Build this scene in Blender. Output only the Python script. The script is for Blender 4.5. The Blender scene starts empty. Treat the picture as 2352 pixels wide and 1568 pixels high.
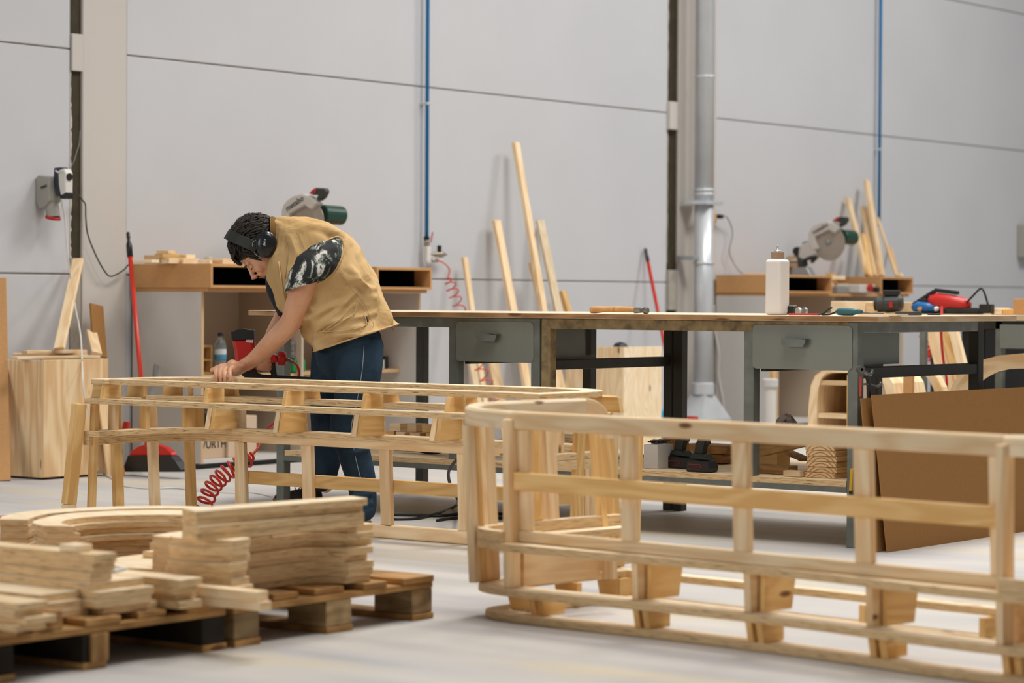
import bpy, bmesh, math, random
from mathutils import Vector, Matrix, Quaternion
R = random.Random(7)
scn = bpy.context.scene
# ---------------------------------------------------------------- camera
FPX = 5900.0; CH = 0.93
_y = Vector((-.610, .792, 0)).normalized()
_p = math.atan(100 / FPX); _r = .0052
_z = Vector((0, 0, 1)); _r0 = Vector((_y.y, -_y.x, 0))
FWD = _y * math.cos(_p) - _z * math.sin(_p); _u0 = _y * math.sin(_p) + _z * math.cos(_p)
IR = _r0 * math.cos(_r) + _u0 * math.sin(_r); IU = _u0 * math.cos(_r) - _r0 * math.sin(_r)
CAM = Vector((0, 0, CH))
cd = bpy.data.cameras.new('camera'); cam = bpy.data.objects.new('camera', cd)
scn.collection.objects.link(cam)
cam.matrix_world = Matrix(((IR.x, IU.x, -FWD.x, 0), (IR.y, IU.y, -FWD.y, 0), (IR.z, IU.z, -FWD.z, CH), (0, 0, 0, 1)))
cd.sensor_width = 36; cd.lens = FPX / 2352 * 36; cd.clip_end = 200; cd.clip_start = .1
cd.dof.use_dof = True; cd.dof.focus_distance = 10.3; cd.dof.aperture_fstop = 3.2
scn.camera = cam
# ---------------------------------------------------------------- world, lights, exposure
w = bpy.data.worlds.new('world'); scn.world = w; w.use_nodes = True
w.node_tree.nodes['Background'].inputs[0].default_value = (.92, .96, 1, 1)
w.node_tree.nodes['Background'].inputs[1].default_value = .20
def area(name, loc, size, power, col=(1, .97, .93), target=None, sy=None, spread=180):
    l = bpy.data.lights.new(name, 'AREA'); l.energy = power; l.color = col; l.shape = 'RECTANGLE'
    l.size = size; l.size_y = sy or size; l.spread = math.radians(spread)
    o = bpy.data.objects.new(name, l); scn.collection.objects.link(o); o.location = loc
    d = (Vector(target) - Vector(loc)) if target else Vector((0, 0, -1))
    o.rotation_euler = d.to_track_quat('-Z', 'Y').to_euler()
area('hall_lamp', (-6.4, 12.6, 6.6), 1.8, 200, spread=150)
area('hall_lamp_bench', (-5.9, 8.7, 6.8), 1.6, 115, (1, .96, .9), spread=115)
area('hall_lamp_aisle', (-3.2, 6.2, 6.8), 3.0, 150, spread=130)
area('hall_lamp_far', (-5.6, 18.0, 6.8), 1.6, 290)
area('roof_light', (-4.4, 14.2, 7.6), 5.0, 225, (.95, .97, 1), sy=9)
area('front_fill_light', (-9.3, -5.5, 2.8), 5.0, 340, (1, .98, .95), target=(-6.8, 8, .9), sy=4)  # added fill behind the camera, brightens front faces; no known source
scn.view_settings.view_transform = 'Standard'; scn.view_settings.look = 'None'
scn.view_settings.exposure = 0.05; scn.view_settings.gamma = 1
scn.view_settings.use_curve_mapping = False
# ---------------------------------------------------------------- sight lines of the camera onto real planes
def ray(x, y): return FWD + IR * ((x - 1176) / FPX) - IU * ((y - 784) / FPX)
def Z(x, y, h): r = ray(x, y); return CAM + r * ((h - CH) / r.z)
def D(x, y, d): return CAM + ray(x, y) * d
def XP(x, y, X): r = ray(x, y); return CAM + r * (X / r.x)
def YP(x, y, Y): r = ray(x, y); return CAM + r * (Y / r.y)
# ---------------------------------------------------------------- materials
MATS = {}
def newmat(name):
    m = bpy.data.materials.new(name); m.use_nodes = True; MATS[name] = m
    nt = m.node_tree; b = nt.nodes['Principled BSDF']
    return m, nt, b
def nd(nt, t, **kw):
    n = nt.nodes.new(t)
    for k, v in kw.items():
        if k == 'op': n.operation = v
        elif k == 'dt': n.data_type = v
        elif k == 'bt': n.blend_type = v
        else: n.inputs[k.replace('_', ' ')].default_value = v
    return n
def lk(nt, a, b): nt.links.new(a, b)
def ramp(nt, stops, fac):
    n = nt.nodes.new('ShaderNodeValToRGB'); e = n.color_ramp.elements
    while len(e) < len(stops): e.new(.5)
    for i, (p, c) in enumerate(stops): e[i].position = p; e[i].color = tuple(c) + (1,) if len(c) == 3 else c
    lk(nt, fac, n.inputs[0]); return n
def lin(h):
    if isinstance(h, str):
        h = h.lstrip('#'); c = [int(h[i:i + 2], 16) / 255 for i in (0, 2, 4)]
    else: c = h
    return tuple(x / 12.92 if x < .04045 else ((x + .055) / 1.055) ** 2.4 for x in c)
def plain(name, col, rough=.6, metal=0, spec=.4, noise=0, scale=8, bump=0, coat=0, trans=0):
    m, nt, b = newmat(name); c = lin(col)
    b.inputs['Roughness'].default_value = rough; b.inputs['Metallic'].default_value = metal
    b.inputs['Specular IOR Level'].default_value = spec
    if coat: b.inputs['Coat Weight'].default_value = coat
    if trans: b.inputs['Transmission Weight'].default_value = trans
    if noise:
        tc = nd(nt, 'ShaderNodeTexCoord'); n = nd(nt, 'ShaderNodeTexNoise', Scale=scale, Detail=5)
        lk(nt, tc.outputs['Object'], n.inputs['Vector'])
        r = ramp(nt, [(.3, tuple(x * (1 - noise) for x in c)), (.7, tuple(min(1, x * (1 + noise)) for x in c))], n.outputs['Fac'])
        lk(nt, r.outputs[0], b.inputs['Base Color'])
        if bump:
            bp = nd(nt, 'ShaderNodeBump', Strength=bump, Distance=.01); lk(nt, n.outputs['Fac'], bp.inputs['Height']); lk(nt, bp.outputs[0], b.inputs['Normal'])
    else: b.inputs['Base Color'].default_value = c + (1,)
    return m
def wood(name, light, dark, knots=.6, rings=1.0, rough=.62, knotcol='#6b3f1c', stretch=1.0, dirt=0):
    """grain runs along U (metres), across along V (metres)"""
    m, nt, b = newmat(name); b.inputs['Roughness'].default_value = rough; b.inputs['Specular IOR Level'].default_value = .25
    uv = nd(nt, 'ShaderNodeUVMap'); oi = nd(nt, 'ShaderNodeObjectInfo')
    add = nd(nt, 'ShaderNodeVectorMath', op='MULTIPLY_ADD'); add.inputs[1].default_value = (1, 1, 1)
    sc = nd(nt, 'ShaderNodeVectorMath', op='SCALE'); sc.inputs['Scale'].default_value = 7.0
    cmb = nd(nt, 'ShaderNodeCombineXYZ'); lk(nt, oi.outputs['Random'], cmb.inputs[0]); lk(nt, oi.outputs['Random'], cmb.inputs[1]); lk(nt, oi.outputs['Random'], cmb.inputs[2])
    lk(nt, cmb.outputs[0], sc.inputs[0]); lk(nt, uv.outputs[0], add.inputs[0]); lk(nt, sc.outputs[0], add.inputs[2])
    # knots
    mk = nd(nt, 'ShaderNodeMapping'); mk.inputs['Scale'].default_value = (3.0, 9.0, 1); lk(nt, add.outputs[0], mk.inputs[0])
    vo = nd(nt, 'ShaderNodeTexVoronoi', Scale=1.0); lk(nt, mk.outputs[0], vo.inputs['Vector'])
    kn = ramp(nt, [(.0, (1, 1, 1)), (.10 * max(knots, .01), (.85, .85, .85)), (.16 * max(knots, .01), (0, 0, 0))], vo.outputs['Distance'])
    # warp field near knots
    m1 = nd(nt, 'ShaderNodeMapping'); m1.inputs['Scale'].default_value = (1.3 * stretch, 7, 1); lk(nt, add.outputs[0], m1.inputs[0])
    n1 = nd(nt, 'ShaderNodeTexNoise', Scale=1.0, Detail=2); lk(nt, m1.outputs[0], n1.inputs['Vector'])
    m2 = nd(nt, 'ShaderNodeMapping'); m2.inputs['Scale'].default_value = (4, 160, 1); lk(nt, add.outputs[0], m2.inputs[0])
    n2 = nd(nt, 'ShaderNodeTexNoise', Scale=1.0, Detail=3); lk(nt, m2.outputs[0], n2.inputs['Vector'])
    mul = nd(nt, 'ShaderNodeMath', op='MULTIPLY'); mul.inputs[1].default_value = 55 * rings; lk(nt, n1.outputs['Fac'], mul.inputs[0])
    sn = nd(nt, 'ShaderNodeMath', op='SINE'); lk(nt, mul.outputs[0], sn.inputs[0])
    s2 = nd(nt, 'ShaderNodeMath', op='MULTIPLY_ADD'); s2.inputs[1].default_value = .20; s2.inputs[2].default_value = .3; lk(nt, sn.outputs[0], s2.inputs[0])
    s3 = nd(nt, 'ShaderNodeMath', op='MULTIPLY_ADD'); s3.inputs[1].default_value = .5; lk(nt, n2.outputs['Fac'], s3.inputs[0]); lk(nt, s2.outputs[0], s3.inputs[2])
    big = nd(nt, 'ShaderNodeTexNoise', Scale=2.2, Detail=1); lk(nt, add.outputs[0], big.inputs['Vector'])
    s4 = nd(nt, 'ShaderNodeMath', op='MULTIPLY_ADD'); s4.inputs[1].default_value = .55; lk(nt, big.outputs['Fac'], s4.inputs[0]); lk(nt, s3.outputs[0], s4.inputs[2])
    l, d = lin(light), lin(dark)
    mid = tuple((a * .55 + c * .45) for a, c in zip(l, d))
    rp = ramp(nt, [(.55, l), (.92, mid), (1.0, tuple(.7 * a + .3 * c for a, c in zip(mid, d)))], s4.outputs[0])
    hs = nd(nt, 'ShaderNodeHueSaturation'); hv = nd(nt, 'ShaderNodeMapRange'); hv.inputs['To Min'].default_value = .86; hv.inputs['To Max'].default_value = 1.1
    lk(nt, oi.outputs['Random'], hv.inputs[0]); lk(nt, hv.outputs[0], hs.inputs['Value']); lk(nt, rp.outputs[0], hs.inputs['Color'])
    last = hs.outputs[0]
    mx = nd(nt, 'ShaderNodeMix', dt='RGBA'); mx.inputs['B'].default_value = lin(knotcol) + (1,)
    lk(nt, kn.outputs[0], mx.inputs['Factor']); lk(nt, last, mx.inputs['A']); last = mx.outputs['Result']
    if dirt:
        dn = nd(nt, 'ShaderNodeTexNoise', Scale=9.0, Detail=6); lk(nt, add.outputs[0], dn.inputs['Vector'])
        dr = ramp(nt, [(.42, (0, 0, 0)), (.62, (dirt, dirt, dirt))], dn.outputs['Fac'])
        m3 = nd(nt, 'ShaderNodeMix', dt='RGBA'); m3.inputs['B'].default_value = lin('#3a2a18') + (1,)
        lk(nt, dr.outputs[0], m3.inputs['Factor']); lk(nt, last, m3.inputs['A']); last = m3.outputs['Result']
    lk(nt, last, b.inputs['Base Color'])
    bp = nd(nt, 'ShaderNodeBump', Strength=.12, Distance=.002); lk(nt, n2.outputs['Fac'], bp.inputs['Height']); lk(nt, bp.outputs[0], b.inputs['Normal'])
    return m
def plyedge(name, light, dark, period=.0042):
    m, nt, b = newmat(name); b.inputs['Roughness'].default_value = .75; b.inputs['Specular IOR Level'].default_value = .2
    uv = nd(nt, 'ShaderNodeUVMap'); sp = nd(nt, 'ShaderNodeSeparateXYZ'); lk(nt, uv.outputs[0], sp.inputs[0])
    mp = nd(nt, 'ShaderNodeMapping'); mp.inputs['Scale'].default_value = (6, 25, 1); lk(nt, uv.outputs[0], mp.inputs[0])
    wn = nd(nt, 'ShaderNodeTexNoise', Scale=1.0, Detail=3); lk(nt, mp.outputs[0], wn.inputs['Vector'])
    ws = nd(nt, 'ShaderNodeMath', op='MULTIPLY_ADD'); ws.inputs[1].default_value = .0024; lk(nt, wn.outputs['Fac'], ws.inputs[0]); lk(nt, sp.outputs[1], ws.inputs[2])
    ml = nd(nt, 'ShaderNodeMath', op='MULTIPLY'); ml.inputs[1].default_value = 2 * math.pi / period; lk(nt, ws.outputs[0], ml.inputs[0])
    sn = nd(nt, 'ShaderNodeMath', op='SINE'); lk(nt, ml.outputs[0], sn.inputs[0])
    m2 = nd(nt, 'ShaderNodeMapping'); m2.inputs['Scale'].default_value = (22, 420, 1); lk(nt, uv.outputs[0], m2.inputs[0])
    n2 = nd(nt, 'ShaderNodeTexNoise', Scale=1.0, Detail=4); lk(nt, m2.outputs[0], n2.inputs['Vector'])
    s = nd(nt, 'ShaderNodeMath', op='MULTIPLY_ADD'); s.inputs[1].default_value = .34; lk(nt, sn.outputs[0], s.inputs[0]); lk(nt, n2.outputs['Fac'], s.inputs[2])
    l, d = lin(light), lin(dark); mid = tuple((a * .5 + c * .5) for a, c in zip(l, d))
    rp = ramp(nt, [(.35, l), (.72, mid), (.95, d)], s.outputs[0])
    # dark gaps in the veneer
    m3 = nd(nt, 'ShaderNodeMapping'); m3.inputs['Scale'].default_value = (14, 330, 1); lk(nt, uv.outputs[0], m3.inputs[0])
    n3 = nd(nt, 'ShaderNodeTexNoise', Scale=1.0, Detail=1); lk(nt, m3.outputs[0], n3.inputs['Vector'])
    gp = ramp(nt, [(.64, (0, 0, 0)), (.70, (.85, .85, .85))], n3.outputs['Fac'])
    mx = nd(nt, 'ShaderNodeMix', dt='RGBA'); mx.inputs['B'].default_value = lin('#4a2f18') + (1,)
    lk(nt, gp.outputs[0], mx.inputs['Factor']); lk(nt, rp.outputs[0], mx.inputs['A']); lk(nt, mx.outputs['Result'], b.inputs['Base Color'])
    return m
PINE = wood('pine', '#f3dbb4', '#dcb07a', knots=.55)
PINE2 = wood('pine_golden', '#edc586', '#cd9853', knots=.6)
PLYF = wood('plywood_face', '#f5e3c4', '#e2c190', knots=.55, rings=1.3, stretch=1.5)
PLYE = plyedge('plywood_edge', '#f0d2a2', '#94612a')
PLYS = wood('plywood_sheet', '#e6caa0', '#c39057', knots=.7, rings=.8, stretch=.8)
PALW = wood('pallet_wood', '#c89c62', '#8a5a2a', knots=.7, dirt=.35)
PALB = wood('pallet_block', '#b79b72', '#7d6039', knots=.5, dirt=.5)
ENDG = wood('end_grain', '#d8b484', '#a87b45', knots=0.0, rings=1.6)
MDF = plain('mdf_brown', '#9c6d38', .8, noise=.06, scale=90)
MDFL = plain('mdf_light', '#c4935f', .75, noise=.05, scale=60)
MDFE = plain('mdf_edge', '#c9a67c', .8)
MELA = plain('white_melamine', '#c9c5c0', .45)
MELB = plain('beige_melamine', '#b9a995', .5)
STEEL = None
# ---------------------------------------------------------------- mesh builder
COL = scn.collection
def ortho(d, up=Vector((0, 0, 1))):
    d = Vector(d).normalized(); up = Vector(up)
    if abs(d.dot(up.normalized())) > .98: up = Vector((1, 0, 0)) if abs(d.x) < .9 else Vector((0, 1, 0))
    s = d.cross(up).normalized(); u = s.cross(d).normalized()
    return d, s, u
class MB:
    def __init__(self, M=None): self.v = []; self.f = []; self.M = M; self.off = (R.random() * 9, R.random() * 9)
    def add(self, pts, faces, mat=0, grain=None, uvs=None, mats=None):
        b = len(self.v); off = (R.random() * 9, R.random() * 9)
        for p in pts: self.v.append(Vector(p))
        for i, f in enumerate(faces):
            self.f.append(([b + k for k in f], mats[i] if mats else mat, grain, uvs[i] if uvs else None, off))
    def box(self, c, s, rz=0, mat=0, grain=(1, 0, 0), M=None, mats=None):
        c = Vector(c); hx, hy, hz = [k / 2 for k in s]
        m = M or Matrix.Rotation(rz, 3, 'Z')
        P = [c + m @ Vector((x * hx, y * hy, z * hz)) for x in (-1, 1) for y in (-1, 1) for z in (-1, 1)]
        F_ = [(0, 1, 3, 2), (4, 6, 7, 5), (0, 4, 5, 1), (2, 3, 7, 6), (0, 2, 6, 4), (1, 5, 7, 3)]
        self.add(P, F_, mat, (m @ Vector(grain)) if grain else None, mats=mats); return self
    def span(self, a, b, mat=0, grain=(1, 0, 0), mats=None):
        a, b = Vector(a), Vector(b); return self.box((a + b) / 2, [abs(k) for k in (b - a)], mat=mat, grain=grain, mats=mats)
    def beam(self, a, b, w, t, up=(0, 0, 1), mat=0, ends=None, wt=None):
        """plank from a to b; w measured sideways, t along up; ends = slot of the end faces"""
        a, b = Vector(a), Vector(b); d, s, u = ortho(b - a, up); wb, tb = wt or (w, t)
        P = [a - s * w / 2 - u * t / 2, a - s * w / 2 + u * t / 2, a + s * w / 2 + u * t / 2, a + s * w / 2 - u * t / 2,
             b - s * wb / 2 - u * tb / 2, b - s * wb / 2 + u * tb / 2, b + s * wb / 2 + u * tb / 2, b + s * wb / 2 - u * tb / 2]
        e = mat if ends is None else ends
        self.add(P, [(3, 2, 1, 0), (4, 5, 6, 7), (0, 1, 5, 4), (1, 2, 6, 5), (2, 3, 7, 6), (3, 0, 4, 7)], grain=d, mats=[e, e, mat, mat, mat, mat]); return self
    def prism(self, poly, z0, z1, side=0, top=0, grain=(1, 0, 0), F=None):
        """poly in local xy, extruded z0..z1; F maps local -> world"""
        n = len(poly); F = F or (lambda p: p)
        A = [F(Vector((p[0], p[1], z0))) for p in poly]; B = [F(Vector((p[0], p[1], z1))) for p in poly]
        self.add(A + B, [tuple(reversed(range(n))), tuple(range(n, 2 * n))], top, Vector(grain))
        o = (R.random() * 5, round(R.random() * 5, 2)); L = 0
        for i in range(n):
            j = (i + 1) % n; l = (Vector(poly[j][:2]) - Vector(poly[i][:2])).length
            self.add([A[i], A[j], B[j], B[i]], [(0, 1, 2, 3)], side, None, [[(o[0] + L, 0), (o[0] + L + l, 0), (o[0] + L + l, z1 - z0), (o[0] + L, z1 - z0)]]); L += l
        return self
    def ringprism(self, outer, inner, z0, z1, side=0, top=0, F=None, closed=True):
        """flat band between two polylines of equal length"""
        n = len(outer); F = F or (lambda p: p)
        mk = lambda pl, z: [F(Vector((p[0], p[1], z))) for p in pl]
        oa, ob, ia, ib = mk(outer, z0), mk(outer, z1), mk(inner, z0), mk(inner, z1)
        L = 0; h = z1 - z0; o = R.random() * 5; m = n if closed else n - 1
        for i in range(m):
            j = (i + 1) % n; l = (Vector(outer[j][:2]) - Vector(outer[i][:2])).length; w_ = (Vector(outer[i][:2]) - Vector(inner[i][:2])).length
            u0, u1 = o + L, o + L + l; L += l
            self.add([oa[i], oa[j], ob[j], ob[i]], [(0, 1, 2, 3)], side, None, [[(u0, 0), (u1, 0), (u1, h), (u0, h)]])
            self.add([ia[j], ia[i], ib[i], ib[j]], [(0, 1, 2, 3)], side, None, [[(u1, .5), (u0, .5), (u0, .5 + h), (u1, .5 + h)]])
            self.add([ob[i], ob[j], ib[j], ib[i]], [(0, 1, 2, 3)], top, None, [[(u0, 0), (u1, 0), (u1, w_), (u0, w_)]])
            self.add([oa[j], oa[i], ia[i], ia[j]], [(0, 1, 2, 3)], top, None, [[(u1, 1), (u0, 1), (u0, 1 + w_), (u1, 1 + w_)]])
        if not closed:
            for k, fl in ((0, 0), (n - 1, 1)):
                q = [oa[k], ob[k], ib[k], ia[k]]
                if fl: q.reverse()
                self.add(q, [(0, 1, 2, 3)], side, None, [[(0, 0), (0, h), (.05, h), (.05, 0)]])
        return self
    def sweep(self, path, prof, mat=0, closed=False, up=(0, 0, 1), caps=True, mats=None, F=None):
        """prof: list of (side, up) offsets; path: points. Side is to the right of travel"""
        F = F or (lambda p: p); path = [F(Vector(p)) for p in path]; n = len(path); k = len(prof); up = Vector(up)
        rings = []; L = [0]
        for i in range(n):
            a = path[(i - 1) % n] if (closed or i > 0) else path[i]; b = path[(i + 1) % n] if (closed or i < n - 1) else path[i]
            d, s, u = ortho(b - a, up); f = 1.0
            if closed or 0 < i < n - 1:
                d1 = (path[i] - a).normalized(); c = max(.5, d1.dot(d)); f = 1 / c
            pr = prof[i] if isinstance(prof[0][0], (list, tuple)) else prof
            rings.append([path[i] + s * p[0] * f + u * p[1] for p in pr])
            if i: L.append(L[-1] + (path[i] - path[i - 1]).length)
        if isinstance(prof[0][0], (list, tuple)): prof = prof[0]; k = len(prof)
        per = [0]
        for q in range(k): per.append(per[-1] + (Vector(prof[(q + 1) % k]) - Vector(prof[q])).length)
        m = n if closed else n - 1; o = R.random() * 6; o2 = R.random() * 6
        for i in range(m):
            j = (i + 1) % n; u0 = L[i] + o; u1 = (L[j] if j else L[-1] + (path[0] - path[-1]).length) + o
            for q in range(k):
                r = (q + 1) % k
                self.add([rings[i][q], rings[j][q], rings[j][r], rings[i][r]], [(0, 1, 2, 3)], mats[q] if mats else mat, None,
                         [[(u0, o2 + per[q]), (u1, o2 + per[q]), (u1, o2 + per[q + 1]), (u0, o2 + per[q + 1])]])
        if caps and not closed:
            self.add(rings[0], [tuple(reversed(range(k)))], mat, Vector((0, 0, 1))); self.add(rings[-1], [tuple(range(k))], mat, Vector((0, 0, 1)))
        return self
    def tube(self, path, r, seg=10, mat=0, closed=False, caps=True):
        path = [Vector(p) for p in path]; n = len(path)
        rr = r if isinstance(r, (list, tuple)) else [r] * n
        t0 = (path[1] - path[0]).normalized(); d, s, u = ortho(t0); rings = []
        for i in range(n):
            a = path[max(i - 1, 0)] if not closed else path[(i - 1) % n]; b = path[min(i + 1, n - 1)] if not closed else path[(i + 1) % n]
            t = (b - a)
            if t.length > 1e-9:
                t.normalize(); q = t0.rotation_difference(t); s = q @ s; u = q @ u; t0 = t
            rings.append([path[i] + (s * math.cos(2 * math.pi * k / seg) + u * math.sin(2 * math.pi * k / seg)) * rr[i] for k in range(seg)])
        self._rings(rings, mat, caps and not closed, closed); return self
    def _rings(self, rings, mat=0, caps=True, closed=False):
        k = len(rings[0]); pts = [p for r in rings for p in r]; n = len(rings); F_ = []
        for i in range(n if closed else n - 1):
            j = (i + 1) % n
            for q in range(k): F_.append((i * k + q, i * k + (q + 1) % k, j * k + (q + 1) % k, j * k + q))
        if caps: F_.append(tuple(reversed(range(k)))); F_.append(tuple(range((n - 1) * k, n * k)))
        self.add(pts, F_, mat, Vector((0, 0, 1)))
    def lathe(self, c, prof, axis=(0, 0, 1), seg=24, mat=0, sq=None, mats=None):
        """prof: (radius, height) pairs along axis from c; sq = (sx, sy) scales the section"""
        c = Vector(c); d, s, u = ortho(axis); sx, sy = sq or (1, 1)
        rings = [[c + d * h + s * (math.cos(2 * math.pi * k / seg) * r * sx) + u * (math.sin(2 * math.pi * k / seg) * r * sy) for k in range(seg)] for r, h in prof]
        self._rings(rings, mat); return self
    def cyl(self, a, b, r, seg=16, mat=0, r2=None):
        a, b = Vector(a), Vector(b); self.lathe(a, [(r, 0), (r if r2 is None else r2, (b - a).length)], b - a, seg, mat); return self
    def ball(self, c, r, seg=14, mat=0, M=None):
        c = Vector(c); r = Vector(r) if not isinstance(r, (int, float)) else Vector((r, r, r)); M = M or Matrix.Identity(3); rings = []
        n = seg // 2
        for i in range(n + 1):
            t = math.pi * (.04 + .92 * i / n); 
            rings.append([c + M @ Vector((r.x * math.sin(t) * math.cos(2 * math.pi * k / seg), r.y * math.sin(t) * math.sin(2 * math.pi * k / seg), -r.z * math.cos(t))) for k in range(seg)])
        self._rings(rings, mat); return self
    def build(self, name, mats, parent=None, bevel=0, smooth=False, label=None, cat=None, group=None, kind=None, subsurf=0, seg=2, origin=None):
        if not isinstance(mats, (list, tuple)): mats = [mats]
        vs = [self.M @ v for v in self.v] if self.M else self.v
        lo = Vector([min(v[i] for v in vs) for i in range(3)]); hi = Vector([max(v[i] for v in vs) for i in range(3)])
        o0 = Vector(origin) if origin else Vector(((lo.x + hi.x) / 2, (lo.y + hi.y) / 2, lo.z))
        me = bpy.data.meshes.new(name)
        me.from_pydata([v - o0 for v in vs], [], [f[0] for f in self.f])
        for m in mats: me.materials.append(m)
        uvl = me.uv_layers.new(name='UVMap')
        M3 = self.M.to_3x3() if self.M else None
        for pi, poly in enumerate(me.polygons):
            idx, ms, grain, uv, off = self.f[pi]; poly.material_index = min(ms, len(mats) - 1); poly.use_smooth = smooth
            if uv:
                for li, t in zip(poly.loop_indices, uv): uvl.data[li].uv = t
            else:
                n = poly.normal; g = Vector(grain) if grain is not None else Vector((1, 0, 0))
                if M3 and grain is not None: g = M3 @ g
                g.normalize()
                if abs(n.dot(g)) > .8: g = ortho(n)[1]; 
                c = n.cross(g)
                for li in poly.loop_indices:
                    p = me.vertices[me.loops[li].vertex_index].co; uvl.data[li].uv = (p.dot(g) + off[0], p.dot(c) + off[1])
        bm = bmesh.new(); bm.from_mesh(me); bmesh.ops.remove_doubles(bm, verts=bm.verts, dist=1e-5)
        bmesh.ops.recalc_face_normals(bm, faces=bm.faces)
        bm.to_mesh(me); bm.free()
        o = bpy.data.objects.new(name, me); COL.objects.link(o)
        if parent: o.parent = parent; o.location = o0 - wloc(parent)
        else: o.location = o0
        if bevel:
            b = o.modifiers.new('bevel', 'BEVEL'); b.width = bevel; b.segments = seg; b.limit_method = 'ANGLE'; b.angle_limit = math.radians(40)
        if subsurf: s = o.modifiers.new('sub', 'SUBSURF'); s.levels = subsurf; s.render_levels = subsurf
        tag(o, label, cat, group, kind); return o
def wloc(o):
    l = Vector(o.location)
    while o.parent: o = o.parent; l += Vector(o.location)
    return l
def tag(o, label=None, cat=None, group=None, kind=None):
    for k, v in (('label', label), ('category', cat), ('group', group), ('kind', kind)):
        if v: o[k] = v
    return o
def empty(name, loc, label, cat, group=None):
    o = bpy.data.objects.new(name, None); COL.objects.link(o); o.location = loc; o.empty_display_size = .05
    return tag(o, label, cat, group)
def copy_tree(o, parent=None, loc=None, rz=None, label=None):
    c = o.copy(); COL.objects.link(c)
    if parent: c.parent = parent
    if loc is not None: c.location = loc
    if rz is not None: c.rotation_euler = (0, 0, rz)
    if label: c['label'] = label
    for ch in [k for k in bpy.data.objects if k.parent == o]: copy_tree(ch, c)
    return c
def arc(cx, cy, r, a0, a1, n=8, ry=None):
    ry = ry or r; return [(cx + r * math.cos(math.radians(a0 + (a1 - a0) * i / n)), cy + ry * math.sin(math.radians(a0 + (a1 - a0) * i / n))) for i in range(n + 1)]
def smoothpath(pts, n=8):
    """Catmull-Rom through 3-D points"""
    pts = [Vector(p) for p in pts]; out = []
    for i in range(len(pts) - 1):
        p0 = pts[max(i - 1, 0)]; p1, p2 = pts[i], pts[i + 1]; p3 = pts[min(i + 2, len(pts) - 1)]
        for k in range(n):
            t = k / n; out.append(.5 * ((2 * p1) + (p2 - p0) * t + (2 * p0 - 5 * p1 + 4 * p2 - p3) * t * t + (3 * p1 - p0 - 3 * p2 + p3) * t ** 3))
    out.append(pts[-1]); return out
# ================================================================ THE SETTING
WX = -10.28
def concrete():
    m, nt, b = newmat('floor_concrete'); b.inputs['Roughness'].default_value = .55; b.inputs['Specular IOR Level'].default_value = .3
    tc = nd(nt, 'ShaderNodeTexCoord'); mp = nd(nt, 'ShaderNodeMapping'); mp.inputs['Scale'].default_value = (.6, 2.2, 1); lk(nt, tc.outputs['Object'], mp.inputs[0])
    n = nd(nt, 'ShaderNodeTexNoise', Scale=1.6, Detail=7); lk(nt, mp.outputs[0], n.inputs['Vector'])
    r = ramp(nt, [(.3, lin('#a9a7a8')), (.5, lin('#bab6b2')), (.72, lin('#c6c0b7'))], n.outputs['Fac'])
    n2 = nd(nt, 'ShaderNodeTexNoise', Scale=1.2, Detail=5); m2 = nd(nt, 'ShaderNodeMapping'); m2.inputs['Location'].default_value = (3, 1, 0); m2.inputs['Scale'].default_value = (.8, 2.6, 1)
    lk(nt, tc.outputs['Object'], m2.inputs[0]); lk(nt, m2.outputs[0], n2.inputs['Vector'])
    d = ramp(nt, [(.52, (0, 0, 0)), (.68, (.5, .5, .5))], n2.outputs['Fac'])
    mx = nd(nt, 'ShaderNodeMix', dt='RGBA'); mx.inputs['B'].default_value = lin('#cdbd98') + (1,)
    lk(nt, d.outputs[0], mx.inputs['Factor']); lk(nt, r.outputs[0], mx.inputs['A'])
    v = nd(nt, 'ShaderNodeTexVoronoi', Scale=2.3); lk(nt, tc.outputs['Object'], v.inputs['Vector'])
    sp = ramp(nt, [(.0, (.8, .8, .8)), (.018, (.6, .6, .6)), (.024, (0, 0, 0))], v.outputs['Distance'])
    m4 = nd(nt, 'ShaderNodeMix', dt='RGBA'); m4.inputs['B'].default_value = lin('#6b665f') + (1,)
    lk(nt, sp.outputs[0], m4.inputs['Factor']); lk(nt, mx.outputs['Result'], m4.inputs['A'])
    lk(nt, m4.outputs['Result'], b.inputs['Base Color']); return m
FLOORM = concrete()
WALLM = plain('wall_panel_paint', '#c4c4c6', .7, noise=.025, scale=1.3)
COLM = plain('column_paint', '#c6bfb7', .7, noise=.02, scale=2)
SEAMM = plain('seam_gap', '#a39a8d', .9)  # even tan colour of the open panel joints
DARKG = plain('dark_gap_sealant', '#3f3726', .9, noise=.2, scale=20)
FOAM = plain('grey_foam_strip', '#a39c90', .9, noise=.1, scale=30)
mb = MB(); mb.span((-10.6, 0, -.1), (2.5, 32, 0)); mb.build('floor', FLOORM, kind='structure')
# panels between the columns: each run of the wall is stacked panels with open joints
def wall_run(y0, y1, name):
    mb = MB(); zs = [0, 1.045, 2.248, 3.45, 4.65, 6.9]
    mb.span((WX - .25, y0, 0), (WX - .010, y1, 6.9), mat=1)
    for a, b in zip(zs, zs[1:]): mb.span((WX - .2, y0 + .004, a + .004), (WX, y1 - .004, b - .004))
    mb.build(name, [WALLM, SEAMM], kind='structure', bevel=.004, seg=1)
c1a, c1b = XP(188, 400, WX).y, XP(289, 400, WX).y
c2a, c2b = XP(1557, 400, WX).y, XP(1645, 400, WX).y
g1 = XP(162, 400, WX).y; g2 = XP(1533, 400, WX).y
wall_run(5.5, g1, 'wall_left'); wall_run(c1b, g2, 'wall_back'); wall_run(c2b - .01, 32, 'wall_right')
mb = MB(); mb.span((WX - .3, c1a, 0), (WX + .006, c1b, 6.9)); mb.build('trim_1', COLM, kind='structure', bevel=.006)
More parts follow.
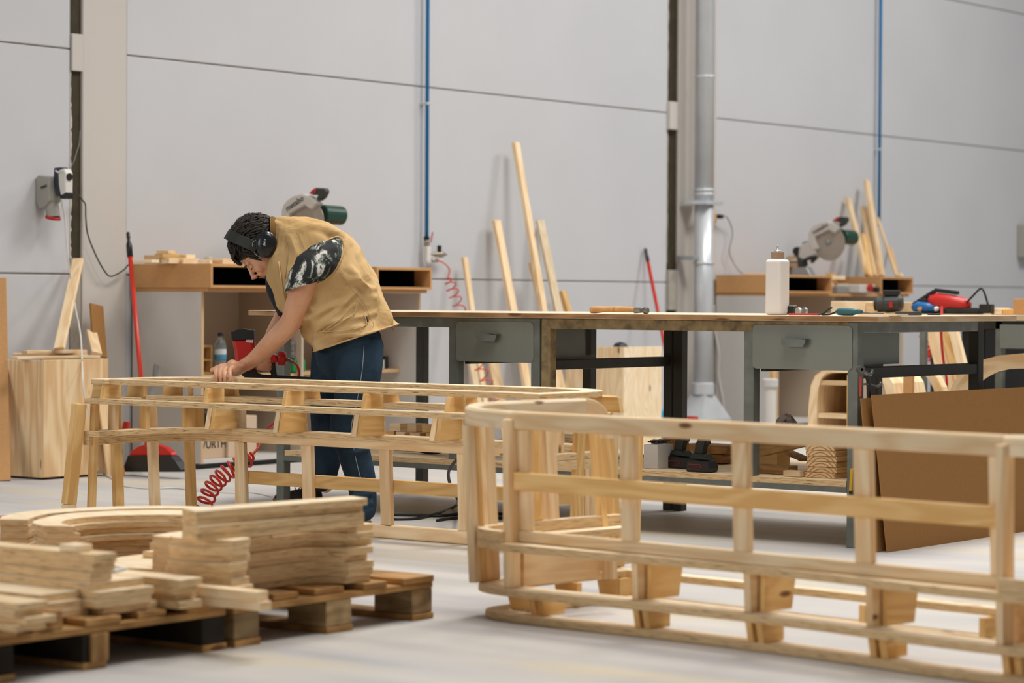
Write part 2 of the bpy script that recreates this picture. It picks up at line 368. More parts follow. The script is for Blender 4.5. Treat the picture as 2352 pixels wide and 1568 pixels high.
mb = MB(); mb.span((WX - .3, c2a, 0), (WX + .006, c2b, 6.9)); mb.build('trim_2', COLM, kind='structure', bevel=.006)
def ragged(y0, y1, z0, z1, name, mat, x=WX - .03):
    # torn strip of sealing foam in the joint beside a column
    n = 60; pts = [(y0 + .02 * R.random(), z0 + (z1 - z0) * i / n) for i in range(n + 1)]
    mb = MB(); F = lambda p: Vector((x + p.z, p.x, p.y))
    mb.prism([(y0 - .0, z0), (y0 - .0, z1)] + [(y0 + .004 + (p[0] - y0) * .6, p[1]) for p in reversed(pts)], -.007, 0.0, F=F)
    return mb.build(name, mat, kind='structure')
mb = MB(); mb.span((WX - .25, g1, 0), (WX - .012, c1a - .001, 6.9)); mb.build('trim_3', DARKG, kind='structure')
mb = MB(); mb.span((WX - .25, g2, 0), (WX - .012, c2a - .001, 6.9)); mb.build('trim_4', DARKG, kind='structure')
za = lambda y: XP(175, y, WX).z
# pale cover strips left of the first column, dark joint between them
for i, (ya, yb) in enumerate([(-700, 0 - 12), (78, 163), (592, 1090)]):
    y0 = g1; mb = MB(); mb.span((WX - .011, y0 + .001, max(za(yb), 0)), (WX + (.012 if i == 1 else -.002), c1a - .002, za(ya)))
    mb.build('trim_%d' % (5 + i), FOAM if i == 2 else COLM, kind='structure', bevel=.003)
ragged(g1 - .0, g1 + .045, za(592), za(163), 'trim_8', COLM, WX - .004)
zb = lambda y: XP(1545, y, WX).z
ragged(g2, g2 + .06, zb(604), zb(-300), 'trim_9', FOAM, WX - .004)
mb = MB(); mb.span((WX - .05, g2 - .01, zb(298)), (WX + .03, g2 + .09, zb(234))); mb.build('trim_10', COLM, kind='structure', bevel=.004)
mb = MB(); mb.span((WX - .05, g2 - .01, zb(712)), (WX + .03, g2 + .09, zb(620))); mb.build('trim_11', FOAM, kind='structure', bevel=.004)
# ================================================================ WORKBENCH
def metal_mat():
    m, nt, b = newmat('bench_paint'); b.inputs['Roughness'].default_value = .45; b.inputs['Metallic'].default_value = .15
    tc = nd(nt, 'ShaderNodeTexCoord'); n = nd(nt, 'ShaderNodeTexNoise', Scale=16, Detail=8); lk(nt, tc.outputs['Object'], n.inputs['Vector'])
    r = ramp(nt, [(.25, lin('#5c6059')), (.6, lin('#6e726b')), (.74, lin('#7b7f78')), (.78, lin('#a29a88'))], n.outputs['Fac'])
    lk(nt, r.outputs[0], b.inputs['Base Color']); return m
BMET = metal_mat()
BGLUE = plain('glue_stained_steel', '#84714f', .7, noise=.45, scale=26, bump=.4)
BPANEL = plain('drawer_paint', '#787b72', .4, metal=.1, noise=.08, scale=3)
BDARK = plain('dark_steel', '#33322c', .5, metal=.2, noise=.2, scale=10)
TOPF = wood('bench_top_face', '#e2d2bd', '#c9ad8a', knots=.2, rings=.6)
TOPE = wood('bench_top_edge', '#c49a6c', '#8f673b', knots=.9, rings=1.2, dirt=.25)
TOPE2 = wood('bench_top_end', '#d8bd9c', '#b89468', knots=.5, rings=.8)
BY, BB = 8.39, 9.40           # front and back leg planes
BX0, BX1 = -7.78, -4.83
def leg(mb, x0, x1, y0, y1, z1=.846, z0=0, mat=0): mb.span((x0, y0, z0), (x1, y1, z1), mat=mat, grain=(0, 0, 1))
def bench(xs, label, root_loc, drawer_x, dyb, shelf=True, stained_left=False, end_open=False):
    t = empty('workbench', root_loc, label, 'workbench')
    xa, xb = xs; L_ = .045
    for i, (x0, x1) in enumerate([(xa, xa + L_), (xb - L_, xb)]):
        for y0, y1 in ((BY, BY + L_), (BB - L_, BB)):
            mb = MB(); st = (stained_left and i == 0 and y0 == BY); leg(mb, x0, x1, y0, y1)
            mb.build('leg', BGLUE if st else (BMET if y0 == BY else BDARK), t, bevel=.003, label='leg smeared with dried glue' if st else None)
    mb = MB(); mb.span((xa + .0015, BY + .0015, .805), (xb - .0015, BY + .035, .8465)); mb.build('front_rail', BGLUE if stained_left else BMET, t, bevel=.003)
    mb = MB(); mb.span((xa + .0015, BB - .035, .805), (xb - .0015, BB - .0015, .8465))
    mb.span((xa + .0015, BY + .036, .805), (xa + .035, BB - .036, .8465)); mb.span((xb - .035, BY + .036, .805), (xb - .0015, BB - .036, .8465))
    mb.build('top_frame', BMET, t, bevel=.003)
    if shelf:
        mb = MB(); mb.span((xa + L_, BY, .205), (xb - L_, BY + .03, .227)); mb.span((xa + L_, BB - .03, .205), (xb - L_, BB, .227))
        mb.span((xa, BY + L_, .205), (xa + .03, BB - L_, .227)); mb.span((xb - .03, BY + L_, .205), (xb, BB - L_, .227))
        mb.build('shelf_frame', BMET, t, bevel=.002)
        mb = MB(); mb.span((xa + L_ + .003, BY + .002, .2275), (xb - L_ - .003, BB - .05, .25), mats=[1, 1, 1, 1, 0, 0]); mb.build('shelf_board', [PLYF, PLYE], t, label='plywood shelf board')
    # drawer housing
    dx0, dx1 = drawer_x; zt, zb_ = .832, .664
    mb = MB(); leg(mb, dx0 - .045, dx0, BY + .005, BY + .05, z0=0 if not shelf else .251, z1=.81); mb.build('drawer_post', BMET, t, bevel=.002)
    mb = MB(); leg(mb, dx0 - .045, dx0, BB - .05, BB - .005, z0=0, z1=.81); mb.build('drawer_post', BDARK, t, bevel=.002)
    mb = MB()
    for x in (dx0 + .004, dx1 - .03): mb.span((x, BY + .05, zb_ - .012), (x + .025, BB - .05, zb_ + .012)); 
    mb.span((dx1 + .0, BY + .05, zb_ - .03), (dx1 + .02, BB - .04, zb_ + .01))
    mb.build('drawer_runner', BDARK, t, bevel=.002)
    d = MB(); pr = arc(dx0 + .018, zb_ + .018, .018, 180, 270, 4) + arc(dx1 - .018, zb_ + .018, .018, 270, 360, 4) + arc(dx1 - .018, zt - .018, .018, 0, 90, 4) + arc(dx0 + .018, zt - .018, .018, 90, 180, 4)
    d.prism(pr, 0, .018, F=lambda p: Vector((p.x, BY - .004 + p.z, p.y)))
    ym = dyb
    d.span((dx0 + .02, BY + .014, zb_ + .02), (dx0 + .024, ym, zt - .02)); d.span((dx1 - .024, BY + .014, zb_ + .02), (dx1 - .02, ym, zt - .02))
    d.span((dx0 + .02, ym, zb_ + .02), (dx1 - .02, ym + .004, zt - .02)); d.span((dx0 + .02, BY + .014, zb_ + .02), (dx1 - .02, ym, zb_ + .024))
    dr = d.build('drawer', BPANEL, t, bevel=.002)
    hx = (dx0 + dx1) / 2 - .02; h = MB(); hz = zt - .05
    h.prism([(hx - .053, hz), (hx + .053, hz), (hx + .053, hz - .012), (hx + .043, hz - .032), (hx - .036, hz - .032), (hx - .053, hz - .02)], 0, .004, F=lambda p: Vector((p.x, BY - .034 + p.z, p.y)))
    h.span((hx - .053, BY - .034, hz - .004), (hx + .053, BY - .004, hz)); h.build('handle', BMET, dr, bevel=.0015)
    return t
mid = YP(1241, 860, BY).x
bench((BX0, mid - .004), 'grey steel workbench unit at the left, drawer front closed, under the long plank top', (-7.0, 8.9, 0), (YP(1055, 800, BY).x - .015, YP(1226, 800, BY).x), XP(1353, 780, YP(1226, 800, BY).x).y)
bench((mid + .004, BX1), 'grey steel workbench unit at the right with glue-stained left leg and closed drawer', (-5.4, 8.9, 0), (YP(1730, 800, BY).x, YP(1958, 800, BY).x), XP(2075, 780, YP(1958, 800, BY).x).y, stained_left=True)
mb = MB(); xe = -4.735
mb.span((-7.93, BY - .025, .8475), (xe, 9.50, .869), mats=[2, 2, 1, 1, 0, 0])
mb.build('worktop', [TOPF, TOPE, TOPE2], label='long pale plank worktop lying across both grey steel workbench units', cat='worktop', bevel=.0015, seg=1)
# ================================================================ SOFA FRAMES
RNG = lambda a, b: R.uniform(a, b)
def sofa(M, L, W, posts, label, loc, mirror_detail=False, Ht=.605, backbow=0, armx=.03, bulge=.06, apost=(.03, .09, .275, .355), bigrib=True, inset=.02, jx=.185, rnd=False):
    """upright local frame: x along the back, y towards the seat front, z up"""
    t = empty('sofa_frame', loc, label, 'sofa frame')
    hx = L / 2
    def path(ins=0, out=0, rc=.24, wfront=W, n=8):
        C_ = [(0, 0), (hx - .72, -bulge * .25), (hx - .42, -bulge * .85), (hx - .18, -bulge), (hx - .06, -bulge * .35), (hx - .005, .05), (hx + .01, .16), (hx + .01, .38), (hx, wfront)]
        if rnd: C_ = [(0, 0), (hx - .8, 0), (hx - .55, 0), (hx - .36, 0), (hx - .20, .035), (hx - .08, .12), (hx - .02, .24), (hx, .40), (hx - .01, wfront)]
        P = [(p.x, p.y) for p in smoothpath([(x, y, 0) for x, y in C_], 3)]
        full = list(reversed(P)) + [(-x, y) for x, y in P[1:]]       # right front, back, left front
        o = []
        for k, p in enumerate(full):
            q0, q1 = full[max(k - 1, 0)], full[min(k + 1, len(full) - 1)]; t_ = Vector((q1[0] - q0[0], q1[1] - q0[1])).normalized()
            nrm = Vector((-t_.y, t_.x)); v = Vector(p) - nrm * (ins - out)          # inward is the seat side
            if nrm.dot(Vector((0, .3)) - Vector(p)) > 0: v = Vector(p) + nrm * (ins - out)
            o.append((v.x, min(v.y, wfront)))
        return o
    # plinth ring (floor), ring 2: closed bands
    def ring(z0, z1, ins, wd, out, name):
        o = path(ins, out); i = path(ins + wd, out)
        MB(M).ringprism(o, i, z0, z1, 1, 0, closed=False).build(name, [PLYF, PLYE], t, bevel=.003)
        y1 = W - ins; x = hx + out - ins
        MB(M).span((-x + wd * .9, y1 - .055, z0), (x - wd * .9, y1, z1), mats=[1, 1, 1, 1, 0, 0]).build(name + '_front', [PLYF, PLYE], t, bevel=.003)
    ring(0, .022, inset, .075, 0, 'plinth_ring')
    ring(.076, .098, 0, .095, 0, 'lower_ring')
    # short blocks between the two rings
    def block(x, y, ang, w=.055, tilt=.012):
        c, s = math.cos(ang), math.sin(ang)
        F = lambda p: Vector((x + c * p.x - s * p.y, y + s * p.x + c * p.y, p.z))
        q = MB(M); a = .021
        q.prism([(0, .022), (.085, .022), (.085, .0765), (-tilt, .0765)], -a / 2, a / 2, 0, 0, F=lambda p: F(Vector((p.x, p.z, p.y))), grain=(1, 0, 0))
        q.build('spacer_block', PINE2, t, bevel=.002)
    allx = [-hx + .22] + posts + [hx - .22]
    for x in allx: block(x + .02, .02, math.pi / 2); block(x + .055, .02, math.pi / 2)
    for x in [-hx + .1] + posts + [hx - .1]: block(x, W - .02, -math.pi / 2)
    for sx in (-1, 1):
        for y in (.16, .36, .55): block(sx * (hx - .02), y, math.pi if sx > 0 else 0)
        block(sx * (hx - .085), .085, math.pi * .75 if sx > 0 else math.pi / 4)
    # ribs between lower ring and seat ring at the back
    zs0, zs1 = .098, .205
    for x in posts + ([] if bigrib else [-hx + .29]):
        q = MB(M); q.prism([(.0, zs0), (.15, zs0), (.175, zs1), (-.005, zs1)], -.011, .011, F=lambda p, x=x: Vector((x + p.z, .03 + p.x, p.y)))
        q.build('rib', PINE, t, bevel=.002)
        q = MB(M); q.prism([(.01, zs0), (.13, zs0), (.15, zs1), (.01, zs1)], -.009, .009, F=lambda p, x=x: Vector((x + .024 + p.z, .05 + p.x, p.y)))
        q.build('rib', PINE2, t, bevel=.002)  # golden tone of inner ribs stands in for bounced light
    for sx in (-1, 1):
        x = sx * (hx - .18)
        if bigrib: q = MB(M); q.span((x - .011, .03, zs0), (x + .011, .36, zs1), grain=(0, 1, 0)); q.build('corner_rib', PLYS, t, bevel=.002)
        if bigrib: q = MB(M); q.span((x + .012 if sx < 0 else x - .06, .36, zs0), (x + .06 if sx < 0 else x - .012, .38, zs1), grain=(0, 0, 1)); q.build('corner_rib', PINE, t, bevel=.002)
        q = MB(M); q.span((sx * (hx - .12) - .01, .05, zs0), (sx * (hx - .12) + .01, .16, zs1), grain=(0, 0, 1)); q.build('corner_rib', PINE2, t, bevel=.002)
        q = MB(M); q.span((sx * (hx - .05) - .02, .30, zs0), (sx * (hx - .05) + .02, .32, zs1), grain=(0, 0, 1)); q.build('corner_rib', PINE2, t, bevel=.002)
        q = MB(M); q.span((sx * (hx - .05) - .02, .47, zs0), (sx * (hx - .05) + .02, .49, zs1), grain=(0, 0, 1)); q.build('corner_rib', PINE, t, bevel=.002)
    # seat ring (U) and the board on it
    o = path(0, .005, rc=.25); i = path(.085, .005, rc=.17)
    MB(M).ringprism(o, i, .205, .228, 1, 0, closed=False).build('seat_ring', [PLYF, PLYE], t, bevel=.003)
    for sx in (-1, 1):
        ar = [(q[0] * sx, q[1]) for q in path(0, .005)[:16]]; inn = [(q[0] * sx, q[1]) for q in path(.03, .005)[:16]]
        MB(M).ringprism(ar, inn, .229, .262, 1, 0, closed=False).build('arm_seat_strip', [PLYF, PLYE], t, bevel=.003)
    xa = hx - jx
    MB(M).span((-xa, .0, .229), (xa, .03, .262)).build('seat_rail', PINE, t, bevel=.004)
    # joint posts, back posts, mid rail, top rail
    top0 = Ht - .052
    for sx in (-1, 1):
        x = sx * xa
        q = MB(M); q.beam((x, -.012, .098), (x + sx * .0, -.02, top0 + .03), .022, .05, up=(0, 1, 0), wt=(.024, .05)); q.build('joint_post', PINE, t, bevel=.003)
        q = MB(M); q.beam((x - sx * .032, .015, .262), (x - sx * .032, .0, top0), .045, .022, up=(0, 1, 0)); q.build('joint_post', PINE, t, bevel=.003)
    for x in posts:
        q = MB(M); q.beam((x, .012, .228 if 0 else .262), (x, .0, top0), .052, .024, up=(0, 1, 0)); q.build('back_post', PINE, t, bevel=.003)
    q = MB(M); q.beam((-xa + .01, -.013, .405), (xa - .01, -.013, .405), .022, .052); q.build('middle_rail', PINE2, t, bevel=.004)
    q = MB(M); q.span((-xa, -.024, top0), (xa, .014, Ht), mat=0); q.build('top_rail', PINE, t, bevel=.009, seg=3)
    # curved corner and arm of the top rail, falling at the front
    for sx in (-1, 1):
        x = hx + armx; rc = .13
        pts = [(-xa, -.005), (-xa - .04, -.012)] + arc(-(x - rc), -.012 + rc, rc, -90, -180, 8, ry=rc) + [(-x, .25), (-x, .40), (-x, .55)]
        if sx > 0: pts = [(-p[0], p[1]) for p in pts]
        prof = [(-.019, -.026), (.019, -.026), (.019, .018), (.011, .026), (-.011, .026), (-.019, .018)]
        path3 = [(p[0], p[1], top0 + .026 + .016 * min(1, k / 11)) for k, p in enumerate(pts)]
        MB(M).sweep(path3, prof).build('arm_rail', PLYF, t, bevel=.002)
        br = arc(.55, top0 - .062, .13, 90, 0, 8); inn = arc(.55, top0 - .062, .08, 90, 0, 8)
        xx = x * sx
        MB(M).ringprism(br, inn, -.018, .018, 0, 0, closed=False, F=lambda p, xx=xx: Vector((xx + p.z, p.x, p.y))).build('arm_bracket', PINE, t, bevel=.004)
        q = MB(M); q.beam((sx * (hx - .01), .625, .098), (xx, .655, top0 - .062), .052, .035, up=(1, 0, 0)); q.build('arm_front_post', PINE2, t, bevel=.003)
        q = MB(M); q.beam((sx * (hx - .03), .56, .098), (xx - sx * .03, .565, top0 - .0), .024, .03, up=(1, 0, 0)); q.build('arm_front_post', PINE2, t, bevel=.003)
        for k, y in enumerate(apost):
            z0 = .098 if (k < 2 or k == len(apost) - 1) else .262
            bx = sx * (hx - (.02 if y < .05 else .0)); tx = sx * (hx + armx - (.052 if y < .05 else .035))
            q = MB(M); q.beam((bx, y + .005, z0), (tx, y, top0 + .006), .045, .024, up=(1, 0, 0) if y > .05 else (sx, -1, 0)); q.build('arm_post', PINE if k % 2 else PINE2, t, bevel=.003)
            if k in (0, 1) and len(apost) == 4: q = MB(M); q.beam((bx + sx * .0, y - .028, z0), (tx, y - .03, top0 + .004), .024, .03, up=(1, 0, 0)); q.build('arm_post', PINE, t, bevel=.003)
    return t
a = math.radians(-6.8)
MR = Matrix.Translation((-3.665, 5.756, 0)) @ Matrix.Rotation(a, 4, 'Z')
sofa(MR, 2.04, .64, [-.40, 0, .40], 'unfinished pine sofa frame standing upright in the right foreground', (-3.7, 6.05, 0), armx=.062, bulge=.05)
ML = Matrix.Translation((-6.345, 7.56, .605)) @ Matrix.Rotation(math.pi, 4, 'X')
sofa(ML, 2.29, .60, [-.485, -.08, .305, .69], 'unfinished sofa frame turned upside down, its plinth ring under the worker\'s hand', (-6.26, 7.3, 0), armx=.015, bulge=.0, apost=(.03, .22, .42), bigrib=False, inset=.035, jx=.27, rnd=True)
# ================================================================ HELPERS THAT NEED THE ROOM
def proj(p):
    q = Vector(p) - CAM; d = q.dot(FWD); return (1176 + FPX * q.dot(IR) / d, 784 - FPX * q.dot(IU) / d)
def at_px(px, X, z):
    """point on the line (X, *, z) seen in image column px"""
    lo, hi = 2.0, 40.0
    for _ in range(50):
        m = (lo + hi) / 2
        if proj((X, m, z))[0] < px: lo = m
        else: hi = m
    return Vector((X, lo, z))
BLACK = plain('black_plastic', '#1e1d1c', .45)
DGREY = plain('dark_grey_plastic', '#3b3b38', .5)
RED = plain('red_plastic', '#b8231c', .4)
ORED = plain('orange_red_hose', '#d8402c', .35)
REDP = plain('red_pole', '#c1301f', .35)
GREYP = plain('grey_socket_plastic', '#a09c93', .5)
WHITEP = plain('white_plastic', '#d9d4cc', .4)
NAVY = plain('navy_plastic', '#2a3242', .5)
BLUE = plain('blue_pipe_plastic', '#0e6fa8', .35)
BRASS = plain('nickel_brass', '#a49a88', .35, metal=.7)
GALV = plain('galvanised_steel', '#cdd0d2', .38, metal=.35, noise=.07, scale=5)
ALU = plain('aluminium', '#a3a5a4', .4, metal=.6)
CABLE = plain('black_cable', '#2a2824', .5)
GCABLE = plain('grey_cable', '#8c8a86', .5)
def cable(name, pts, r, mat, label, cat='cable', n=8, group=None, parent=None):
    return MB().tube(smoothpath(pts, n), r, 8).build(name, mat, parent, smooth=True, label=label, cat=cat, group=group)
# ---- socket box with adapter on the left wall
sx = WX + .0
t = empty('wall_socket', XP(105, 450, WX), 'grey industrial wall socket with a red ring beside the dark joint, adapter plugged on', 'socket')
Yb = XP(75, 440, WX).y; 
q = MB(); Yc = XP(100, 440, WX).y; zc = XP(100, 435, WX + .05).z
fr = lambda x, y, X: XP(x, y, X)
oa = [fr(x, y, WX + .005) for x, y in ((75, 410), (75, 470), (82, 487 - 2), (122, 466), (122, 405), (80, 402))]
def hexa(mb, pts_back, dx, mat=0, taper=0):
    n = len(pts_back); c = sum(pts_back, Vector()) / n
    f = [p + Vector((dx, 0, 0)) + (c - p) * taper for p in pts_back]
    mb.add(pts_back + f, [tuple(range(n)), tuple(range(n, 2 * n))[::-1]] + [(i, i + n, (i + 1) % n + n, (i + 1) % n) for i in range(n)], mat, Vector((0, 0, 1)))
c0 = XP(90, 440, WX); zt_, zb2 = XP(90, 408, WX).z, XP(90, 476, WX).z; y0_ = XP(77, 440, WX).y
q.prism([(0, zt_), (.028, zt_ + .012), (.135, zt_ + .0), (.135, zb2 + .035), (.085, zb2 + .0), (.03, zb2 - .01), (0, zb2 + .03)], 0, .085, F=lambda p: Vector((WX + .002 + p.x * .8, y0_ + .012 + p.z, p.y)))
q.build('housing', GREYP, t, bevel=.006)
MB().cyl((WX + .07, y0_ + .06, zb2 + .03), (WX + .088, y0_ + .06, zb2 - .055), .036).build('socket_collar', GREYP, t, smooth=False, bevel=.003)
MB().lathe((WX + .086, y0_ + .06, zb2 - .05), [(.034, 0), (.041, .002), (.041, -.014), (.030, -.016), (.026, -.004)], (.2, 0, 1)).build('socket_ring', RED, t, smooth=True, label='red socket ring')
q = MB(); q.beam((WX + .118, y0_ + .10, zt_ - .035), (WX + .125, y0_ + .10, zt_ - .055), .01, .02); q.beam((WX + .05, y0_ + .010, zt_ - .055), (WX + .09, y0_ + .010, zt_ - .045), .012, .01); q.build('latch', DGREY, t)
ta = empty('plug_adapter', (WX + .15, y0_ + .06, zt_ - .05), 'white three-way adapter with black sockets and navy back, on the grey wall socket', 'adapter')
MB().prism([(.0, .05), (.055, .052), (.06, .03), (.04, -.10), (.02, -.10), (-.005, -.02)], 0, .05, F=lambda p: Vector((WX + .112 + p.x, y0_ + .04 + p.z, zt_ + .0 + p.y))).build('back_plate', NAVY, ta, bevel=.004)
MB().prism([(.03, .035), (.075, .045), (.088, .02), (.088, -.09), (.05, -.10), (.035, -.04)], 0, .055, F=lambda p: Vector((WX + .118 + p.x, y0_ + .035 + p.z, zt_ + p.y))).build('body', WHITEP, ta, bevel=.008, seg=3)
MB().lathe((WX + .206, y0_ + .062, zt_ + .0), [(.0, 0), (.02, 0), (.02, .005), (0, .005)], (1, 0, 0)).build('socket_face', BLACK, ta)
MB().span((WX + .16, y0_ + .036, zt_ - .115), (WX + .212, y0_ + .088, zt_ - .082)).build('socket_face', BLACK, ta, bevel=.004)
pA = XP(128, 392, WX + .21); pts = [pA] + [XP(x, y, WX + .12) for x, y in ((138, 402), (142, 430), (140, 455), (149, 500), (153, 560), (160, 620), (172, 700))] + [XP(185, 770, WX + .35), XP(189, 850, WX + .56), XP(192, 900, WX + .60), XP(212, 980, WX + .58), XP(221, 1070, WX + .57), Z(236, 1086, .01), Z(262, 1098, .01)]
cable('extension_cable', pts, .0045, WHITEP, 'white cable hanging from the wall socket in front of the big plywood crate')
pts = [XP(x, y, WX + .17) for x, y in ((143, 411), (152, 415), (168, 432))] + [XP(x, y, WX + .045) for x, y in ((188, 458), (196, 470), (197, 500), (202, 540), (222, 590), (240, 622), (252, 634), (266, 631), (285, 619), (294, 609))] + [XP(306, 600, WX + .1)]
cable('power_cable', pts, .0042, CABLE, 'black power cable drooping across the first column to the left saw station')
pts = [XP(x, y, WX + .17) for x, y in ((144, 434), (156, 428), (161, 418))] + [XP(x, y, WX + .02) for x, y in ((160, 392), (170, 370), (176, 350), (182, 330), (184, 300))]
cable('thin_cable', pts, .0022, GCABLE, 'thin grey cable rising from the wall socket into the dark column joint')
# ---- big plywood crate and the things on and around it
cx1, cy0 = -9.76, 8.81; cy1 = XP(249, 900, -9.76).y; ct = .605
t = empty('plywood_crate', (-10.0, 9.0, 0), 'tall plywood crate with knots standing on the floor against the left wall', 'crate')
MB().span((cx1 - .018, cy0 - .002, .012), (cx1, cy1, ct), grain=(0, 0, 1)).build('side_panel', PLYS, t, bevel=.002)
MB().span((-10.26, cy0, .01), (cx1 - .0185, cy0 + .016, ct - .004), grain=(0, 0, 1)).build('side_panel', PLYS, t, bevel=.002)
MB().span((-10.26, cy1 - .02, .01), (cx1 - .0185, cy1 - .003, ct - .004), grain=(0, 0, 1)).build('side_panel', PLYS, t)
MB().span((-10.26, cy0 + .017, .02), (cx1 - .0185, cy1 - .021, .036)).build('base_panel', PLYS, t)
def crate_edge(y): return ct
for (a, b, w_, th, zz, lab) in (((30, 812, -10.2), (200, 806, -9.95), .075, .022, ct + .013, 'flat pine board lying at the back of the crate top'),
                                ((32, 826, -9.9), (222, 818, -9.85), .06, .014, ct + .009, 'thin pine strip lying along the front of the crate top'),
                                ((56, 812, -10.02), (194, 803, -9.98), .05, .018, ct + .034, 'short pine batten lying on the other boards on the crate')):
    A = at_px(a[0], a[2], zz); B = at_px(b[0], b[2], zz)
    MB().beam(A, B, w_, th).build('board', [PINE], label=lab, cat='board', group='boards lying on the crate', bevel=.002)
# leaning pieces
def lean(name, top, bot, w_, th, mat, label, cat='plank', group=None, up=(1, 0, .2), ends=None, wdir=None, par=None):
    A, B = Vector(bot), Vector(top)
    q = MB(); d = (B - A).normalized(); wd = Vector(wdir or (0, 1, 0)); wd = (wd - d * wd.dot(d)).normalized(); u = d.cross(wd)
    q.beam(A, B, w_, th, up=u, ends=1 if ends else None)
    return q.build(name, [mat, ends] if ends else mat, par, label=label, cat=cat, group=group, bevel=.0015, seg=1)
P1 = XP(-8, 560, WX + .03); P2 = Z(58, 1099, 0)
lean('mdf_strip', XP(-6, 640, WX + .04), (-9.86, 8.62, .0), .09, .018, MDFL, 'long brown fibreboard strip leaning at the far left in front of the crate', 'board', wdir=(.75, .66, 0))
lean('plank', XP(180, 596, WX + .06), at_px(136, -9.93, ct + .05), .055, .022, PINE, 'pine plank leaning over the dark joint with its foot on the crate', group=None, wdir=(.9, .3, 0))
lean('plywood_offcut', XP(210, 762, -10.17), at_px(222, -9.93, ct + .02), .055, .02, PINE, 'small pale pine offcut leaning on the column above the crate', 'offcut')
lean('mdf_offcut', XP(221, 700, -10.2), at_px(230, -10.1, ct), .09, .014, MDF, 'brown fibreboard offcut leaning on the column behind the crate', 'offcut')
lean('mdf_offcut', XP(258, 985, -9.74), Vector((-9.66, at_px(279, -9.66, 0).y, 0)), .05, .014, MDFL, 'narrow brown fibreboard offcut leaning at the right foot of the crate', 'offcut')
lean('plywood_offcut', XP(238, 905, -9.74), Vector((-9.70, at_px(262, -9.70, 0).y, 0)), .09, .012, PLYS, 'plywood offcut leaning on the right side of the crate', 'offcut')
# ---- red broom, dustpan and metal profiles by the left cabinet
t = empty('broom', Z(355, 1084, 0), 'red broom standing bristles down beside the white cabinet', 'broom')
top = at_px(294, -9.90, 1.293); A = XP(294, 534, -9.92); Bp = XP(338, 1028, -9.52)
dd = (Bp - A)
MB().cyl(A + dd * .095, A + dd * 1.0, .0125, 12).build('pole', REDP, t, smooth=True)
MB().lathe(A, [(.009, 0), (.010, .03), (.008, .034), (.0085, .05), (.014, .065), (.016, .075), (.0155, .14)], dd).build('grip', BLACK, t, smooth=True)
hc = Z(352, 1079, 0); hX = -9.52
pl = lambda x, y: YP(x, y, at_px(350, hX, .05).y)
out = [(303, 1044), (306, 1034), (318, 1025), (340, 1019), (362, 1020), (382, 1026), (396, 1036), (402, 1042), (400, 1035 + 3)]
head = [(302, 1046), (306, 1036), (320, 1026), (340, 1019), (362, 1019), (384, 1026), (399, 1038), (402, 1046)]
Yh = at_px(350, hX, .05).y
MB().prism([(YP(x, y, Yh).x, YP(x, y, Yh).z) for x, y in head], -.02, .02, F=lambda p: Vector((p.x, Yh + p.z, p.y))).build('head', RED, t, bevel=.006)
br = [(302, 1045), (402, 1046), (413, 1060), (424, 1077), (424, 1083), (290, 1083), (291, 1076), (297, 1060)]
q = MB(); q.prism([(YP(x, y, Yh).x, max(.002, YP(x, y, Yh).z)) for x, y in br], -.028, .028, F=lambda p: Vector((p.x, Yh + p.z, p.y))); q.build('bristles', BLACK, t, bevel=.004)
Yd = at_px(300, -9.7, .1).y
MB().prism([(YP(x, y, Yd).x, YP(x, y, Yd).z) for x, y in ((283, 968), (293, 968), (292, 996), (276, 996))], 0, .02, F=lambda p: Vector((p.x, Yd + p.z, p.y))).build('dustpan_handle', RED, label='red handle end of a dustpan behind the left sofa frame', cat='dustpan', bevel=.003)
for i, (a, b, xx, lab) in enumerate((((357, 838), (335, 1068), -10.05, 'left grey metal profile leaning beside the red broom'), ((362, 840), (318, 1070), -10.0, 'right grey metal profile leaning beside the red broom'))):
    A = XP(a[0], a[1], xx); B = XP(b[0], b[1], -9.62)
    B = Vector((B.x, B.y, max(0.0, B.z)))
    q = MB(); q.beam(B, A, .026, .003, up=(1, 0, 0)); q.beam(B + Vector((.008, -.013, 0)), A + Vector((.008, -.013, 0)), .003, .018, up=(1, 0, 0)); q.build('metal_profile', ALU, label=lab, cat='metal profile', group='metal profiles by the broom')
